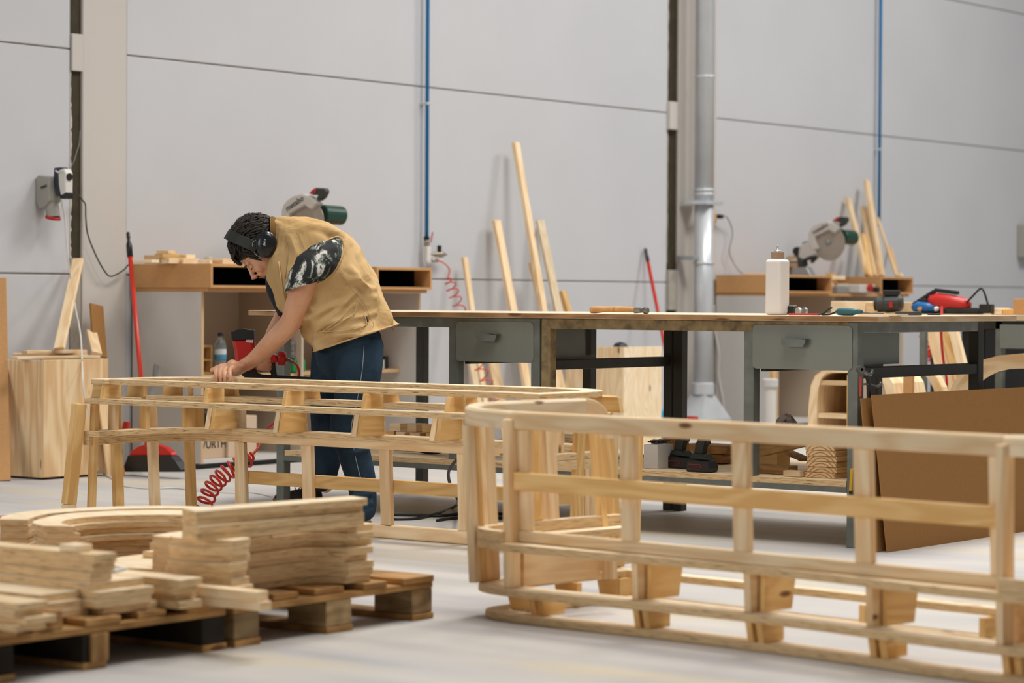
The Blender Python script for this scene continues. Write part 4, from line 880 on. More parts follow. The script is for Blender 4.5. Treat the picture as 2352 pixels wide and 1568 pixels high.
# tape measure, red pencil, pliers, teal grip, sheet, block
c = btp(1811, 8.56); t = empty('tape_measure', c, 'black and red tape measure lying beside the white bottle on the worktop', 'tape measure')
MB().box(c + Vector((.002, 0, .018)), (.042, .05, .034), .3).build('case', BLACK, t, bevel=.006, seg=3)
MB().box(c + Vector((-.013, -.026, .016)), (.018, .006, .022), .3).build('side_patch', RED, t, bevel=.002)
MB().box(c + Vector((.014, -.01, .036)), (.05, .014, .003), .1).build('belt_clip', ALU, t, bevel=.001)
for i, px in enumerate((1834, 1848)):
    c = btp(px, 8.6); q = MB(); q.lathe(c + Vector((0, 0, .015)), [(.006, -.006), (.014, -.006), (.014, .006), (.006, .006), (.006, -.006)], (.3, 1, 0), 20); q.build('adhesive_tape_roll', ALU if i else WHITEP, label=['small pale tape roll standing right of the tape measure', 'small metal ring standing second right of the tape measure'][i], cat='roll', smooth=False)
a, b = btp(1812, 8.44), btp(1882, 8.44)
t = empty('pencil', a, 'red carpenter pencil lying at the front of the worktop by the tape measure', 'pencil')
MB().beam(a + Vector((0, 0, .004)), b + Vector((0, 0, .004)), .013, .007).build('barrel', RED, t, bevel=.002)
MB().beam(b + Vector((0, 0, .004)), b + Vector((.012, 0, .003)), .012, .006, wt=(.002, .002)).build('tip', BLACK, t)
a, b = btp(1882, 8.5), btp(1914, 8.5); t = empty('pliers', a, 'small pliers with black curved grips lying between pencil and teal screwdriver', 'pliers')
cable('grip', [a + Vector((0, 0, .004)), a + Vector((.02, 0, .008)), btp(1902, 8.5, T + .022), btp(1911, 8.5, T + .030)], .0035, BLACK, None, None, parent=t)
cable('grip', [a + Vector((.01, .0, .003)), btp(1905, 8.53, T + .004), btp(1918, 8.53, T + .012), btp(1928, 8.53, T + .026)], .0035, BLACK, None, None, parent=t)
MB().beam(a + Vector((-.03, 0, .003)), a + Vector((.01, 0, .004)), .012, .005, wt=(.014, .006)).build('jaws', STEELD, t)
TEAL = plain('teal_grip', '#2a5a60', .5)
a, b = btp(1921, 8.48), btp(1988, 8.48); d_ = b - a; t = empty('screwdriver', a, 'thick teal handled screwdriver lying at the right of the worktop', 'screwdriver')
MB().lathe(a + Vector((0, 0, .0145)), [(.006, 0), (.0125, .008), (.0145, .03), (.0145, .07), (.010, .085), (.010, .092), (.012, .1), (.007, .112)], d_, 16).build('handle', TEAL, t, smooth=True)
MB().cyl(b + Vector((-.01, 0, .012)), b + Vector((.05, .05, .008)), .004, 8).build('shaft', STEELD, t, smooth=True)
a, b = btp(1974, 8.47), btp(2064, 8.47); MB().beam(a + Vector((0, .03, .004)), b + Vector((0, .03, .004)), .09, .007).build('ply_strip', PLYF, label='flat pale plywood strip lying by the teal screwdriver near the worktop corner', cat='strip')
a, b = Z(2070, 720, T), 0; a = btp(2066, 8.9); b = btp(2098, 8.9); MB().beam(a + Vector((0, 0, .008)), b + Vector((.02, 0, .008)), .07, .015).build('sanding_block', DGREY, label='flat dark grey sanding block near the right end of the worktop', cat='block', bevel=.003)
a = btp(2140, 9.2); MB().box(a + Vector((.01, 0, .003)), (.05, .03, .005), .6).build('steel_plate', BLACK, label='small flat dark plate near the right end edge of the worktop', cat='plate')
# ================================================================ THINGS ON THE LOWER SHELVES
Sz = .2505
def shp(px, Y, z=Sz): return Vector((YP(px, 1080, Y).x, Y, z))
def skew(px, Y): return shp(px, Y)
c0 = shp(1510, 8.47); xl = shp(1478, 8.47).x; yr = XP(1546, 1080, c0.x).y; zt = YP(1510, 1010, 8.47).z
t = empty('white_box', c0, 'white cardboard box full of dark bits on the bench shelf beside the drills', 'box')
MB().span((xl, 8.47, Sz), (c0.x, yr, zt - .02)).build('carton', MELA, t, bevel=.002)
q = MB(); 
for i in range(16): q.box((R.uniform(xl + .02, c0.x - .02), R.uniform(8.5, yr - .03), zt - .014 + R.uniform(0, .008)), (.05, .012, .006), R.uniform(0, 3))
q.build('contents', BLACK, t)
MB().span((xl - .03, 8.62, Sz), (xl - .002, 8.8, zt - .006)).build('cardboard_sheet', MDFL, label='brown cardboard panel standing left of the white box on the bench shelf', cat='panel')
# cordless drills standing on their batteries
def drill(px, Y, label):
    c = shp(px, Y); t = empty('cordless_drill', c, label, 'drill', 'cordless drills on the bench shelf')
    F = lambda p: Vector((c.x + p.x, c.y + p.z, Sz + p.y))
    MB().prism([(-.055, 0), (.05, 0), (.058, .02), (.045, .045), (-.05, .05)], -.034, .034, F=F).build('battery', BLACK, t, bevel=.006)
    q = MB(); 
    for (x0, x1, z0, z1) in ((-.045, .015, .03, .0315), (-.045, -.0435, .018, .0315), (.0135, .015, .018, .0315), (-.045, .01, .012, .0135), (-.01, .01, .021, .0225)): q.span((c.x + x0, c.y - .0355, Sz + z0), (c.x + x1, c.y - .0343, Sz + z1))
    q.build('red_lettering', RED, t)
    MB().prism([(-.045, .052), (.045, .048), (.02, .072), (-.03, .075)], -.03, .03, F=F).build('battery_mount', plain('drill_green_black', '#1e2622', .4) if 'drill_green_black' not in MATS else MATS['drill_green_black'], t, bevel=.006)
    q = MB(); q.sweep([(c.x - .01, c.y, Sz + .068), (c.x - .004, c.y, Sz + .10), (c.x + .005, c.y, Sz + .125), (c.x + .004, c.y, Sz + .146)], [(-.018, -.02), (.018, -.02), (.018, .02), (-.018, .02)], up=(1, 0, 0)); q.build('grip', BLACK, t, bevel=.006)
    MB().span((c.x + .018, c.y - .01, Sz + .108), (c.x + .034, c.y + .01, Sz + .132)).build('trigger', BLACK, t, bevel=.004)
    MB().lathe((c.x - .045, c.y, Sz + .166), [(.0, 0), (.026, 0), (.029, .02), (.029, .08), (.024, .11), (.019, .115), (.017, .15), (.008, .155)], (1, 0, 0), 20).build('motor_body', BLACK, t, smooth=False, bevel=.002)
    return t
drill(1566, 8.58, 'left cordless black drill standing on its battery behind the right sofa frame')
drill(1613, 8.45, 'right cordless black drill standing on its battery, nearest the shelf edge')
# boards with arched end grain
END2 = None
def endgrain():
    m, nt, b = newmat('arched_end_grain'); b.inputs['Roughness'].default_value = .75
    tc = nd(nt, 'ShaderNodeTexCoord'); mp = nd(nt, 'ShaderNodeMapping'); mp.inputs['Location'].default_value = (0, 0, .035); mp.inputs['Scale'].default_value = (1, 0, 1.15); lk(nt, tc.outputs['Object'], mp.inputs[0])
    wv = nd(nt, 'ShaderNodeTexWave', Scale=22.0, Distortion=1.2, Detail=2); wv.wave_type = 'RINGS'; wv.rings_direction = 'SPHERICAL'; lk(nt, mp.outputs[0], wv.inputs['Vector'])
    r = ramp(nt, [(.0, lin('#e6c9a0')), (.75, lin('#dcb888')), (.95, lin('#a8723c'))], wv.outputs['Fac']); lk(nt, r.outputs[0], b.inputs['Base Color']); return m
EGR = endgrain()
xr = shp(1917, 8.46).x; ye = XP(1952, 1100, xr).y
xl = shp(1849, 8.46).x; hh = (YP(1880, 1022, 8.46).z - Sz) / 6
for i in range(6):
    j = [.0, .006, .004, .006, .002, -.004][i]
    q = MB(); q.span((xl + j * .6, 8.46 + abs(j), Sz + hh * i + .0006), (xr + j, 8.46 + .62, Sz + hh * (i + 1) - .0008), grain=(0, 1, 0), mats=[1, 1, 1, 1, 1, 1])
    q.f = [(f[0], 0 if k == 2 else 1, f[2], f[3], f[4]) for k, f in enumerate(q.f)]
    q.build('timber_board', [EGR, PINE2], label=['lowest', 'second lowest', 'third lowest', 'third from the top', 'second from the top', 'topmost'][i] + ' board of the end-grain timber stack on the bench shelf', cat='board', group='boards in the end-grain stack', bevel=.0012, seg=1)
def shelfbeam(pa, pb, Y, za, zb, w_, th, mat, label, Yb=None, up=(0, 0, 1), cat='offcut', name='wood_offcut'):
    a = YP(pa, 1080, Y); b = YP(pb, 1080, Yb or Y); MB().beam((a.x, Y, za), (b.x, Yb or Y, zb), w_, th, up=up).build(name, mat, label=label, cat=cat, bevel=.0015, seg=1, group='offcuts on the bench shelf')
shelfbeam(1752, 1856, 8.62, .322, .372, .05, .022, PALW, 'dark slanting batten propped on the end-grain timber stack')
shelfbeam(1745, 1822, 8.56, Sz + .017, Sz + .017, .07, .032, PALW, 'brown block lying under the slanting batten on the bench shelf')
shelfbeam(1808, 1846, 8.47, Sz + .012, Sz + .012, .06, .022, PINE, 'short pale block beside the end-grain timber stack')
shelfbeam(1790, 1850, 8.85, .33, Sz + .05, .05, .012, PALW, 'thin brown slat leaning behind the slanting batten', Yb=8.7)
shelfbeam(1745, 1840, 8.95, .372, .405, .16, .006, BDARK, 'dark thin sheet lying behind the slanting batten on the bench shelf', Yb=9.0)
shelfbeam(1750, 1800, 9.0, Sz + .055, Sz + .055, .10, .108, PINE2, 'squat timber block supporting the dark thin sheet on the bench shelf')
cc = shp(1806, 8.97, .425); q = MB(); q.ball(cc, (.045, .03, .032), 16); q.v = [v + Vector((R.uniform(-.009, .009), R.uniform(-.009, .009), R.uniform(-.009, .012))) for v in q.v]
q.build('crumpled_paper', plain('crumpled_grey_paper', '#a39b97', .9), label='crumpled grey paper lying on the dark sheet on the bench shelf', cat='paper')
for i, (pa, pb, z, lab) in enumerate(((1600, 1680, .272, 'lower brown board lying behind the drills on the bench shelf'), (1585, 1690, .31, 'upper brown board lying behind the drills on the bench shelf'))):
    shelfbeam(pa, pb, 8.95, z, z, .14, .035, PALW, lab)
yl = shp(1953, 8.36); YEL = plain('yellow_handle', '#d9a81e', .5)
t = empty('folding_knife', (yl.x, 8.36, .2), 'yellow handled folding tool hanging at the right front bench leg', 'tool')
MB().beam((yl.x + .004, 8.372, .30), (yl.x - .004, 8.372, .215), .012, .022, up=(0, 1, 0), wt=(.012, .012)).build('handle', YEL, t, bevel=.003)
MB().box((yl.x - .002, 8.372, .206), (.016, .012, .024)).build('blade_end', BLACK, t, bevel=.003)
# plywood strips and block pile on the left shelf
for i in range(6):
    a = shp(1212 + (i * 7) % 5, 8.62); b = shp(1348 - (i * 11) % 9, 8.62)
    MB().span((a.x, 8.52, Sz + i * .0185 + .0004), (b.x, 8.66, Sz + (i + 1) * .0185 - .0004), mats=[1, 1, 1, 1, 0, 0]).build('ply_strip', [PLYF, PLYE], label=['lowest', 'second lowest', 'third lowest', 'third from the top', 'second from the top', 'topmost'][i] + ' plywood strip stacked on the bench shelf behind the right sofa frame', cat='strip', group='plywood strips on the bench shelf', bevel=.001, seg=1)
blk = [(898, 0, .05), (934, 0, .06), (972, 0, .07), (1003, 0, .05), (900, 1, .05), (925, 1, .05), (960, 1, .06), (996, 1, .06), (915, 2, .07), (950, 2, .05), (985, 2, .05), (1008, 2, .04)]
rows = ['bottom', 'middle', 'top']; pos = ['far left', 'centre left', 'centre right', 'far right']
for i, (px, row, w_) in enumerate(blk):
    a = shp(px, 8.92, Sz + .037 * row + .001); q = MB(); q.box(a + Vector((.02, 0, .0175)), (w_, .09, .035), R.uniform(-.12, .12), grain=(0, 1, 0) if i % 2 else (1, 0, 0)); q.build('wood_block', [PINE, PINE2, PLYF][i % 3], label='%s block in the %s layer of the block pile on the left bench shelf' % (pos[i % 4], rows[row]), cat='block', group='block pile on the left bench shelf', bevel=.001, seg=1)
a, b = shp(905, 8.6), shp(1022, 8.6); t = empty('hand_tool', (a + b) / 2, 'green and black power tool lying on the left bench shelf in front of blocks', 'power tool')
n = 9; MB().tube([a.lerp(b, i / 8) + Vector((0, 0, .012 + .022 * min(1, i / 4))) for i in range(5)], [.005, .010, .016, .022, .026], 14).build('nose', SGREEN, t, smooth=True)
MB().tube([a.lerp(b, .45 + .55 * i / 6) + Vector((0, 0, .036)) for i in range(7)], [.026, .032, .035, .035, .034, .030, .018], 16).build('body', BLACK, t, smooth=True)
a = shp(1064, 8.5); cable('tool_cable', [a, YP(1045, 1060, 8.3), YP(1030, 1085, 8.1), YP(1036, 1118, 8.0), YP(1052, 1150, 7.95), Z(1040, 1165, .006), Z(1000, 1180, .006), Z(960, 1190, .006), Z(905, 1192, .006)], .0065, BLACK, 'thick black cable looping off the shelf to the floor behind the left sofa')
cable('floor_cable', [Z(900, 1182, .006), Z(960, 1183, .006), Z(1020, 1184, .006), Z(1080, 1176, .006), Z(1160, 1180, .006), Z(1260, 1172, .006)], .0065, BLACK, 'black cable lying along the floor under the workbench')
cable('floor_cable', [Z(1004, 1195, .006), Z(1040, 1190, .006), Z(1100, 1187, .006), Z(1170, 1190, .006)], .0065, BLACK, 'short end of black cable on the floor under the workbench')
cable('thin_floor_cable', [Z(262, 1112, .004), Z(300, 1118, .004), Z(350, 1122, .004), Z(400, 1120, .004), Z(450, 1126, .004), Z(520, 1131, .004), Z(580, 1131, .004), Z(625, 1140, .004)], .0035, WHITEP, 'thin white cable snaking on the floor behind the left sofa frame')
cable('floor_hose', [Z(-10, 1189, .006), Z(20, 1186, .006), Z(60, 1187, .006), Z(110, 1195, .006)], .007, RED, 'red hose lying on the floor at the far left edge', cat='hose')
# clamp hanging on the bench leg
cx = XP(1978, 850, -4.78); t = empty('clamp', cx, 'old steel screw clamp with a dark pipe hanging at the right end of the bench', 'clamp')
ck = -4.775
MB().lathe(XP(1976, 848, ck), [(.006, -.012), (.013, -.012), (.013, .014), (.006, .014), (.006, -.012)], (1, -.6, 0), 18).build('eye', STEELD, t)
MB().tube(smoothpath([XP(1980, 852, ck), XP(1992, 860, ck), XP(2001, 858, ck), XP(2004, 848, ck)], 5), [.010] * 5 + [.008] * 5 + [.005] * 5 + [.003], 10).build('jaw', STEELD, t, smooth=True)
MB().tube(smoothpath([XP(1990, 862, ck), XP(1995, 876, ck), XP(1996, 915, ck - .005)], 6), .009, 10).build('pipe', BLACK, t, smooth=True)
MB().tube(smoothpath([XP(1982, 882, ck), XP(2000, 882, ck), XP(2012, 887, ck), XP(2020, 884, ck), XP(2024, 877, ck)], 5), [.004] * 10 + [.006] * 10 + [.004], 8).build('wing_handle', STEELD, t, smooth=True)
MB().tube([XP(1977, 864, ck), XP(1976, 910, ck)], .0035, 6).build('cord', ORED, t)
# fibreboard sheets leaning on the bench end
def sheet(y0, y1, xb_, xt, ztop0, ztop1, label, dy=0):
    q = MB(); d = Vector((xt - xb_, 0, .58)); nrm = Vector((.58, 0, -(xt - xb_))).normalized() * .005
    zz0, zz1 = ztop0, ztop1; P = [Vector((xb_, y0, .0)), Vector((xb_, y1, .0)), Vector((xb_, y1, 0)) + d * (zz1 / .58), Vector((xb_, y0, 0)) + d * (zz0 / .58)]
    q.add([p for p in P] + [p - nrm for p in P], [(0, 1, 2, 3), (7, 6, 5, 4), (0, 4, 5, 1), (1, 5, 6, 2), (2, 6, 7, 3), (3, 7, 4, 0)]); q.build('fibreboard_sheet', MDF, label=label, cat='sheet')
sheet(8.33, 9.9, -4.665, -4.735, .578, .578, 'large brown fibreboard sheet leaning on the right end of the bench, front one')
sheet(8.30, 9.6, -4.70, -4.765, .566, .57, 'second fibreboard sheet whose dark edge shows behind the front sheet')
# ================================================================ FAR BACKGROUND BEHIND THE BENCH
FY = 12.3; zf_ = YP(2200, 722, FY).z
fx = lambda px: YP(px, 760, FY).x
t = empty('far_workbench', (fx(2200), FY + .4, 0), 'second grey steel workbench further back at the right with a drawer', 'workbench')
MB().span((fx(1893), FY, zf_ - .03), (fx(2480), FY + 1.3, zf_)).build('top', TOPE2, t, bevel=.002)
for px in (1905, 2288, 2478):
    for yy in (FY + .03, FY + 1.2): MB().span((fx(px) - .02, yy, 0), (fx(px) + .02, yy + .04, zf_ - .031)).build('leg', BMET if px != 1905 else BDARK, t, bevel=.002)
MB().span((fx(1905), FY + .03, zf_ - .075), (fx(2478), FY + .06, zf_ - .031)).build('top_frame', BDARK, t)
MB().span((fx(2294), FY + .01, YP(2300, 800, FY).z), (fx(2420), FY + .5, zf_ - .05)).build('drawer', BPANEL, t, bevel=.003)
MB().span((fx(2300), FY + .7, 0), (fx(2470), FY + 1.1, .42)).build('dark_case', BLACK, label='dark case standing under the second workbench at the right', cat='case', bevel=.02)
def ftp(px, y=722, dY=.25): Y = FY + dY; p = YP(px, 715, Y); return Vector((p.x, Y, zf_ + .0005))
a, b = ftp(1908), ftp(2098); zt = YP(2000, 692, FY + .25).z
MB().span((a.x, FY + .25, zf_ + .0005), (a.x + (b.x - a.x) * .42, FY + .45, zt)).build('wood_block', PLYF, label='left pale timber block lying on the second workbench', cat='block', bevel=.003)
MB().span((a.x + (b.x - a.x) * .43, FY + .25, zf_ + .0005), (b.x, FY + .45, zt - .004)).build('wood_block', PINE, label='right pale timber block lying on the second workbench behind the grey tool', cat='block', bevel=.003)
a, b = ftp(2012, 0, .12), ftp(2054, 0, .12); t = empty('cordless_tool', a, 'grey and black cordless tool lying on the second workbench', 'power tool')
MB().lathe(a + Vector((0, 0, .05)), [(.03, 0), (.045, .01), (.045, .05), (.05, .055), (.048, .13), (.03, .15)], (1, .3, .06), 18).build('motor_body', DGREY, t, smooth=False, bevel=.004)
MB().lathe(a + Vector((-.002, -.002, .05)), [(0, 0), (.036, -.004), (.036, .02)], (1, .3, .06), 18).build('chuck', BLACK, t)
MB().box(a + Vector((.085, .02, .115)), (.09, .06, .03), .3).build('battery', BLACK, t, bevel=.006)
MB().box(a + Vector((.11, -.03, .05)), (.02, .006, .03)).build('red_badge', RED, t)
a, b = ftp(2097, 0, .1), ftp(2140, 0, .1); t = empty('jigsaw', a, 'blue power tool lying on the second workbench left of the red one', 'power tool')
MB().tube([a + Vector((.0, 0, .03)), a + Vector((.03, 0, .038)), a + Vector((.09, 0, .035)), a + Vector((.14, 0, .028))], [.018, .03, .028, .016], 14).build('body', plain('tool_blue', '#1c5f9c', .4), t, smooth=True)
MB().lathe(a + Vector((.06, -.03, .028)), [(.012, 0), (.012, .008), (0, .009)], (0, -1, 0)).build('dial', MDFL, t)
MB().box(a + Vector((.06, 0, .004)), (.15, .05, .007)).build('sole', BLACK, t)
a = ftp(2140, 0, .14); t = empty('nail_gun', a, 'red and black nail gun lying on the second workbench', 'nail gun')
MB().tube([a + Vector((.0, 0, .06)), a + Vector((.04, 0, .065)), a + Vector((.12, 0, .06)), a + Vector((.2, 0, .05)), a + Vector((.23, 0, .045))], [.045, .05, .045, .038, .02], 16).build('body', RED, t, smooth=True)
MB().lathe(a + Vector((.06, -.045, .03)), [(.008, 0), (.012, .004), (.012, .02), (.006, .03)], (0, -1, -.1)).build('air_inlet', WHITEP, t)
MB().box(a + Vector((.02, 0, .016)), (.16, .07, .03)).build('magazine', BLACK, t, bevel=.006)
MB().box(a + Vector((-.04, 0, .05)), (.05, .07, .07)).build('head', BLACK, t, bevel=.01)
MB().box(a + Vector((.2, 0, .018)), (.2, .08, .034), .1).build('handle', BLACK, t, bevel=.01)
MB().beam(a + Vector((-.11, .0, .05)), a + Vector((.02, 0, .125)), .03, .02).build('guide_arm', BLACK, t, bevel=.004)
MB().beam(a + Vector((.02, .0, .13)), a + Vector((.16, 0, .115)), .03, .02).build('guide_arm', BLACK, t, bevel=.004)
MB().box(a + Vector((.33, 0, .03)), (.07, .05, .05)).build('battery_charger', BLACK, label='small black charger on the second workbench right of the red nail gun', cat='charger', bevel=.006)
cable('power_cable', [YP(x, y, FY + .12) for x, y in ((2215, 700), (2232, 682), (2250, 664), (2258, 666), (2266, 688), (2271, 711), (2262, 713), (2240, 713))], .006, CABLE, 'black cable standing in a loop on the second workbench')
for i, (px, w_, z_, m_, lab) in enumerate(((2298, .07, .035, PLYF, 'small pale block on the second workbench right of the cable loop'), (2322, .07, .03, PINE2, 'small brown block on the second workbench right of the pale one'), (2352, .09, .085, MDFL, 'upright light brown block at the right edge of the second workbench'))):
    a = ftp(px, 0, .2); MB().box(a + Vector((0, 0, z_ / 2)), (w_, .08, z_)).build('wood_block', m_, label=lab, cat='block', bevel=.003)
# hose and spiral under the right end of the bench
cable('air_hose', [YP(2163, 705, FY - .02), YP(2163, 735, FY - .25), YP(2162, 770, FY - .28), YP(2166, 820, FY - .28), YP(2174, 870, FY - .28), YP(2174, 905, FY - .28)], .007, RED, 'red air hose hanging straight down from the second workbench', cat='hose')
coil('spiral_air_hose', [YP(x, y, FY + 1.5) for x, y in ((2128, 748), (2136, 790), (2150, 818), (2175, 850), (2190, 868), (2205, 900))], lambda s: .05, .008, ORED, 'red spiral air hose behind the planks under the right end of the bench', 17, tail0=smoothpath([YP(2112, 712, FY + 1.38), YP(2124, 716, FY + 1.5), YP(2130, 735, FY + 1.5)], 4), tail1=[YP(2207, 930, FY + 1.5), Z(2212, 985, .01)])
for i, (xa1, ya1, xb1, yb1, w_, m_, lab) in enumerate(((2142, 742, 2182, 900, .09, PINE, 'pale plank leaning behind the straight red hose under the bench'), (2172, 742, 2212, 890, .07, PINE2, 'golden plank leaning right of the straight red hose'), (2186, 742, 2224, 890, .05, PINE, 'rightmost plank leaning under the right end of the bench'))):
    A = YP(xa1, ya1, FY - .03 - .04 * i); B = YP(xb1, yb1, FY - .10 - .04 * i); d_ = B - A; B2 = A + d_ * (A.z / (A.z - B.z)) if A.z > B.z else B
    MB().beam(B2, A, w_, .03, up=(0, 1, .2)).build('plank', m_, label=lab, cat='plank', group='planks under the right end of the bench', bevel=.002)
pp = YP(2118, 800, 11.6); MB().span((pp.x - .016, 11.6, 0), (pp.x + .016, 11.632, 1.0 if 0 else .8)).build('steel_post', BMET, label='thin grey steel post standing behind the right end of the bench', cat='post', bevel=.002)
a = YP(2208, 800, FY + .35); b = YP(2262, 800, FY + .35); MB().span((a.x, FY + .35, 0), (b.x, FY + .9, zf_ - .08)).build('dark_cupboard', BLACK, label='dark cupboard under the second workbench behind the curved wood', cat='cupboard', bevel=.004)
a = YP(2140, 850, FY + .3); MB().span((a.x, FY + .7, 0), (a.x + .13, FY + .9, .47)).build('white_post_box', MELA, label='tall white box standing behind the spiral hose under the bench', cat='box', bevel=.004)
# big curved pine arch piece
AY = 10.3; f2 = lambda x, y: (YP(x, y, AY).x, YP(x, y, AY).z)
outer = [f2(*p) for p in ((2178, 905), (2190, 878), (2208, 856), (2232, 838), (2260, 825), (2295, 816), (2340, 812), (2400, 813), (2450, 822))]
inner = [f2(*p) for p in ((2222, 905), (2232, 888), (2246, 872), (2262, 862), (2280, 853), (2305, 848), (2345, 846), (2400, 848), (2445, 856))]
outer = [(outer[0][0] - .04, 0.0)] + outer; inner = [(inner[0][0] + .0, 0.0)] + inner
MB().ringprism(outer, inner, 0, .06, 1, 0, closed=False, F=lambda p: Vector((p.x, AY + p.z, p.y))).build('curved_arch_piece', [PLYS, PLYE], label='large curved pine arch piece standing behind the fibreboard sheet at the right', cat='arch')
# arch-fronted cabinets
AY = 11.2
def archcab(outl, inl, shelves, depth, label, infill):
    o = [f3(*p) for p in outl]; i_ = [f3(*p) for p in inl]; t = empty('arched_cabinet', (sum(p[0] for p in o) / len(o), AY + depth / 2, 0), label, 'cabinet')
    MB().ringprism(o, i_, 0, depth, 0, 0, closed=False, F=lambda p: Vector((p.x, AY + p.z, p.y))).build('arched_frame', [PINE], t)
    return t, i_
f3 = lambda x, y: (YP(x, y, AY).x, YP(x, y, AY).z)
t, ii = archcab([(1853, 1120), (1856, 960), (1858, 920), (1862, 885), (1872, 862), (1888, 851), (1910, 849), (1950, 849), (2010, 849), (2035, 856), (2050, 880), (2058, 920), (2062, 1120)],
        [(1873, 1120), (1876, 960), (1877, 920), (1880, 890), (1886, 868), (1896, 858), (1912, 856), (1950, 856), (1998, 856), (2018, 862), (2030, 884), (2038, 920), (2042, 1120)], 0, .32, 'arched pine cabinet with dark inside standing under the bench behind the drawer leg', None)
x0, x1 = f3(1877, 900)[0], f3(1944, 900)[0]; x2 = f3(2036, 900)[0]
for y in (879, 955): z = f3(1900, y)[1]; MB().span((x0, AY + .01, z - .012), (x1, AY + .3, z + .012)).build('shelf', PINE, t, bevel=.002)
MB().span((x1, AY + .005, 0), (x1 + .02, AY + .31, f3(1944, 860)[1]), grain=(0, 0, 1)).build('divider', PINE2, t)
MB().span((x0, AY + .305, 0.0), (x2, AY + .315, f3(1900, 862)[1])).build('back_panel', plain('cabinet_back', '#8d6f47', .8), t)
MB().span((x1 + .02, AY + .01, 0.0), (x2 - .005, AY + .03, f3(1980, 864)[1])).build('front_panel', MELB, t)
a = f3(2062, 860); b = f3(2084, 900); MB().span((a[0] + .003, AY + .05, 0), (b[0], AY + .07, f3(2070, 850)[1]), grain=(0, 0, 1)).build('brown_panel', MDFL, label='light brown panel standing just right of the arched cabinet', cat='panel')
o = [f3(*p) for p in ((2110, 850), (2128, 866), (2140, 890), (2148, 925))]; i_ = [f3(*p) for p in ((2100, 860), (2112, 874), (2122, 895), (2128, 925))]
o.append((o[-1][0] + .01, 0)); i_.append((i_[-1][0] + .01, 0))
MB().ringprism(o, i_, .1, .16, 0, 0, closed=False, F=lambda p: Vector((p.x, AY + p.z, p.y))).build('curved_arch_piece', PLYS, label='narrow curved pine panel standing between arched cabinet and planks', cat='arch')
# bucket and stick near the far cabinet
bY = 14.9; c = YP(1769, 900, bY); zt = YP(1769, 870, bY).z; rr = (YP(1784, 900, bY).x - YP(1752, 900, bY).x) * .62
t = empty('bucket', (c.x, bY, 0), 'white lidded plastic bucket standing on the floor behind the bench', 'bucket')
rr = 15 / FPX * YP(1769, 900, bY).dot(FWD)
MB().lathe((c.x, bY, 0), [(0, 0), (rr * .85, 0), (rr, zt - .02), (0, zt - .02)], seg=28).build('body', WHITEP, t, smooth=False)
MB().lathe((c.x, bY, zt - .055), [(rr + .004, 0), (rr + .012, .004), (rr + .012, .05), (rr, .058), (0, .055)], seg=28).build('lid', MELA, t, smooth=False)
q = YP(1775, 848, bY + .3); MB().beam((q.x - .02, bY + .35, 0), (q.x, bY + .3, q.z), .03, .03).build('wood_stick', PINE2, label='thin wooden stick standing behind the white bucket', cat='stick')
sbx = XP(2352, 560, WX + .05); MB().span((WX, sbx.y - .04, sbx.z - .12), (WX + .09, sbx.y + .16, sbx.z + .17)).build('switch_box', GREYP, label='grey electrical box on the wall at the right edge', cat='electrical box', bevel=.008)
# reel lying in the far bench foot area: small black ball seen through the sofas
pb = Z(1222, 1178, .0); MB().ball((pb.x, pb.y, .045), .045, 18).build('black_ball', BLACK, label='round black object on the floor under the bench between the sofa posts', cat='ball', smooth=True)
# ================================================================ PALLETS AND CUT PARTS
PX = -4.722
PALD = plain('shade_dark_wood', '#2a241b', .9, noise=.4, scale=12)  # near-black colour stands in for the shade under the left pallet
def pallet(y0, label, solid=False):
    t = empty('pallet', (PX - .6, y0 + .41, 0), label, 'pallet'); x1 = PX; x0 = PX - 1.2
    ys = [(0, .10), (.32, .40), (.74, .83)] if solid else [(0, .10), (.365, .475), (.735, .83)]
    for a, b in ys: MB().span((x0, y0 + a, 0), (x1 + .004, y0 + b, .018)).build('bottom_board', PALW, t, bevel=.002)
    for a, b in ys:
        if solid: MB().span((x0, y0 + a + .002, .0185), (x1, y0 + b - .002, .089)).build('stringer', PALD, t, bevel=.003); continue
        for xx in (x1, x1 - .53, x1 - 1.055):
            MB().span((xx - .145, y0 + a + .002, .0185), (xx, y0 + b - .002, .089), grain=(1, 0, 0)).build('block', PALB, t, bevel=.003)
    if solid: MB().span((x1 + .0005, y0 + .34, .0185), (x1 + .012, y0 + .40, .089), grain=(0, 0, 1)).build('end_cleat', PALW, t, bevel=.002)
    for xx in (x1, x1 - .53, x1 - 1.055): MB().span((xx - .145, y0, .0893), (xx, y0 + .83, .107), grain=(0, 1, 0)).build('stringer_board', PALW, t, bevel=.002)
    for a, w_ in ((0, .11), (.165, .10), (.33, .12), (.52, .10), (.69, .14)):
        MB().span((x0, y0 + a, .1073), (x1 + R.uniform(-.01, .006), y0 + a + w_, .126)).build('deck_board', PALW, t, bevel=.003)
pallet(4.93, 'wooden pallet in the foreground with curved plywood stacks on it')
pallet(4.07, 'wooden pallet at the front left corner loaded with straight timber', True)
D0 = .1265
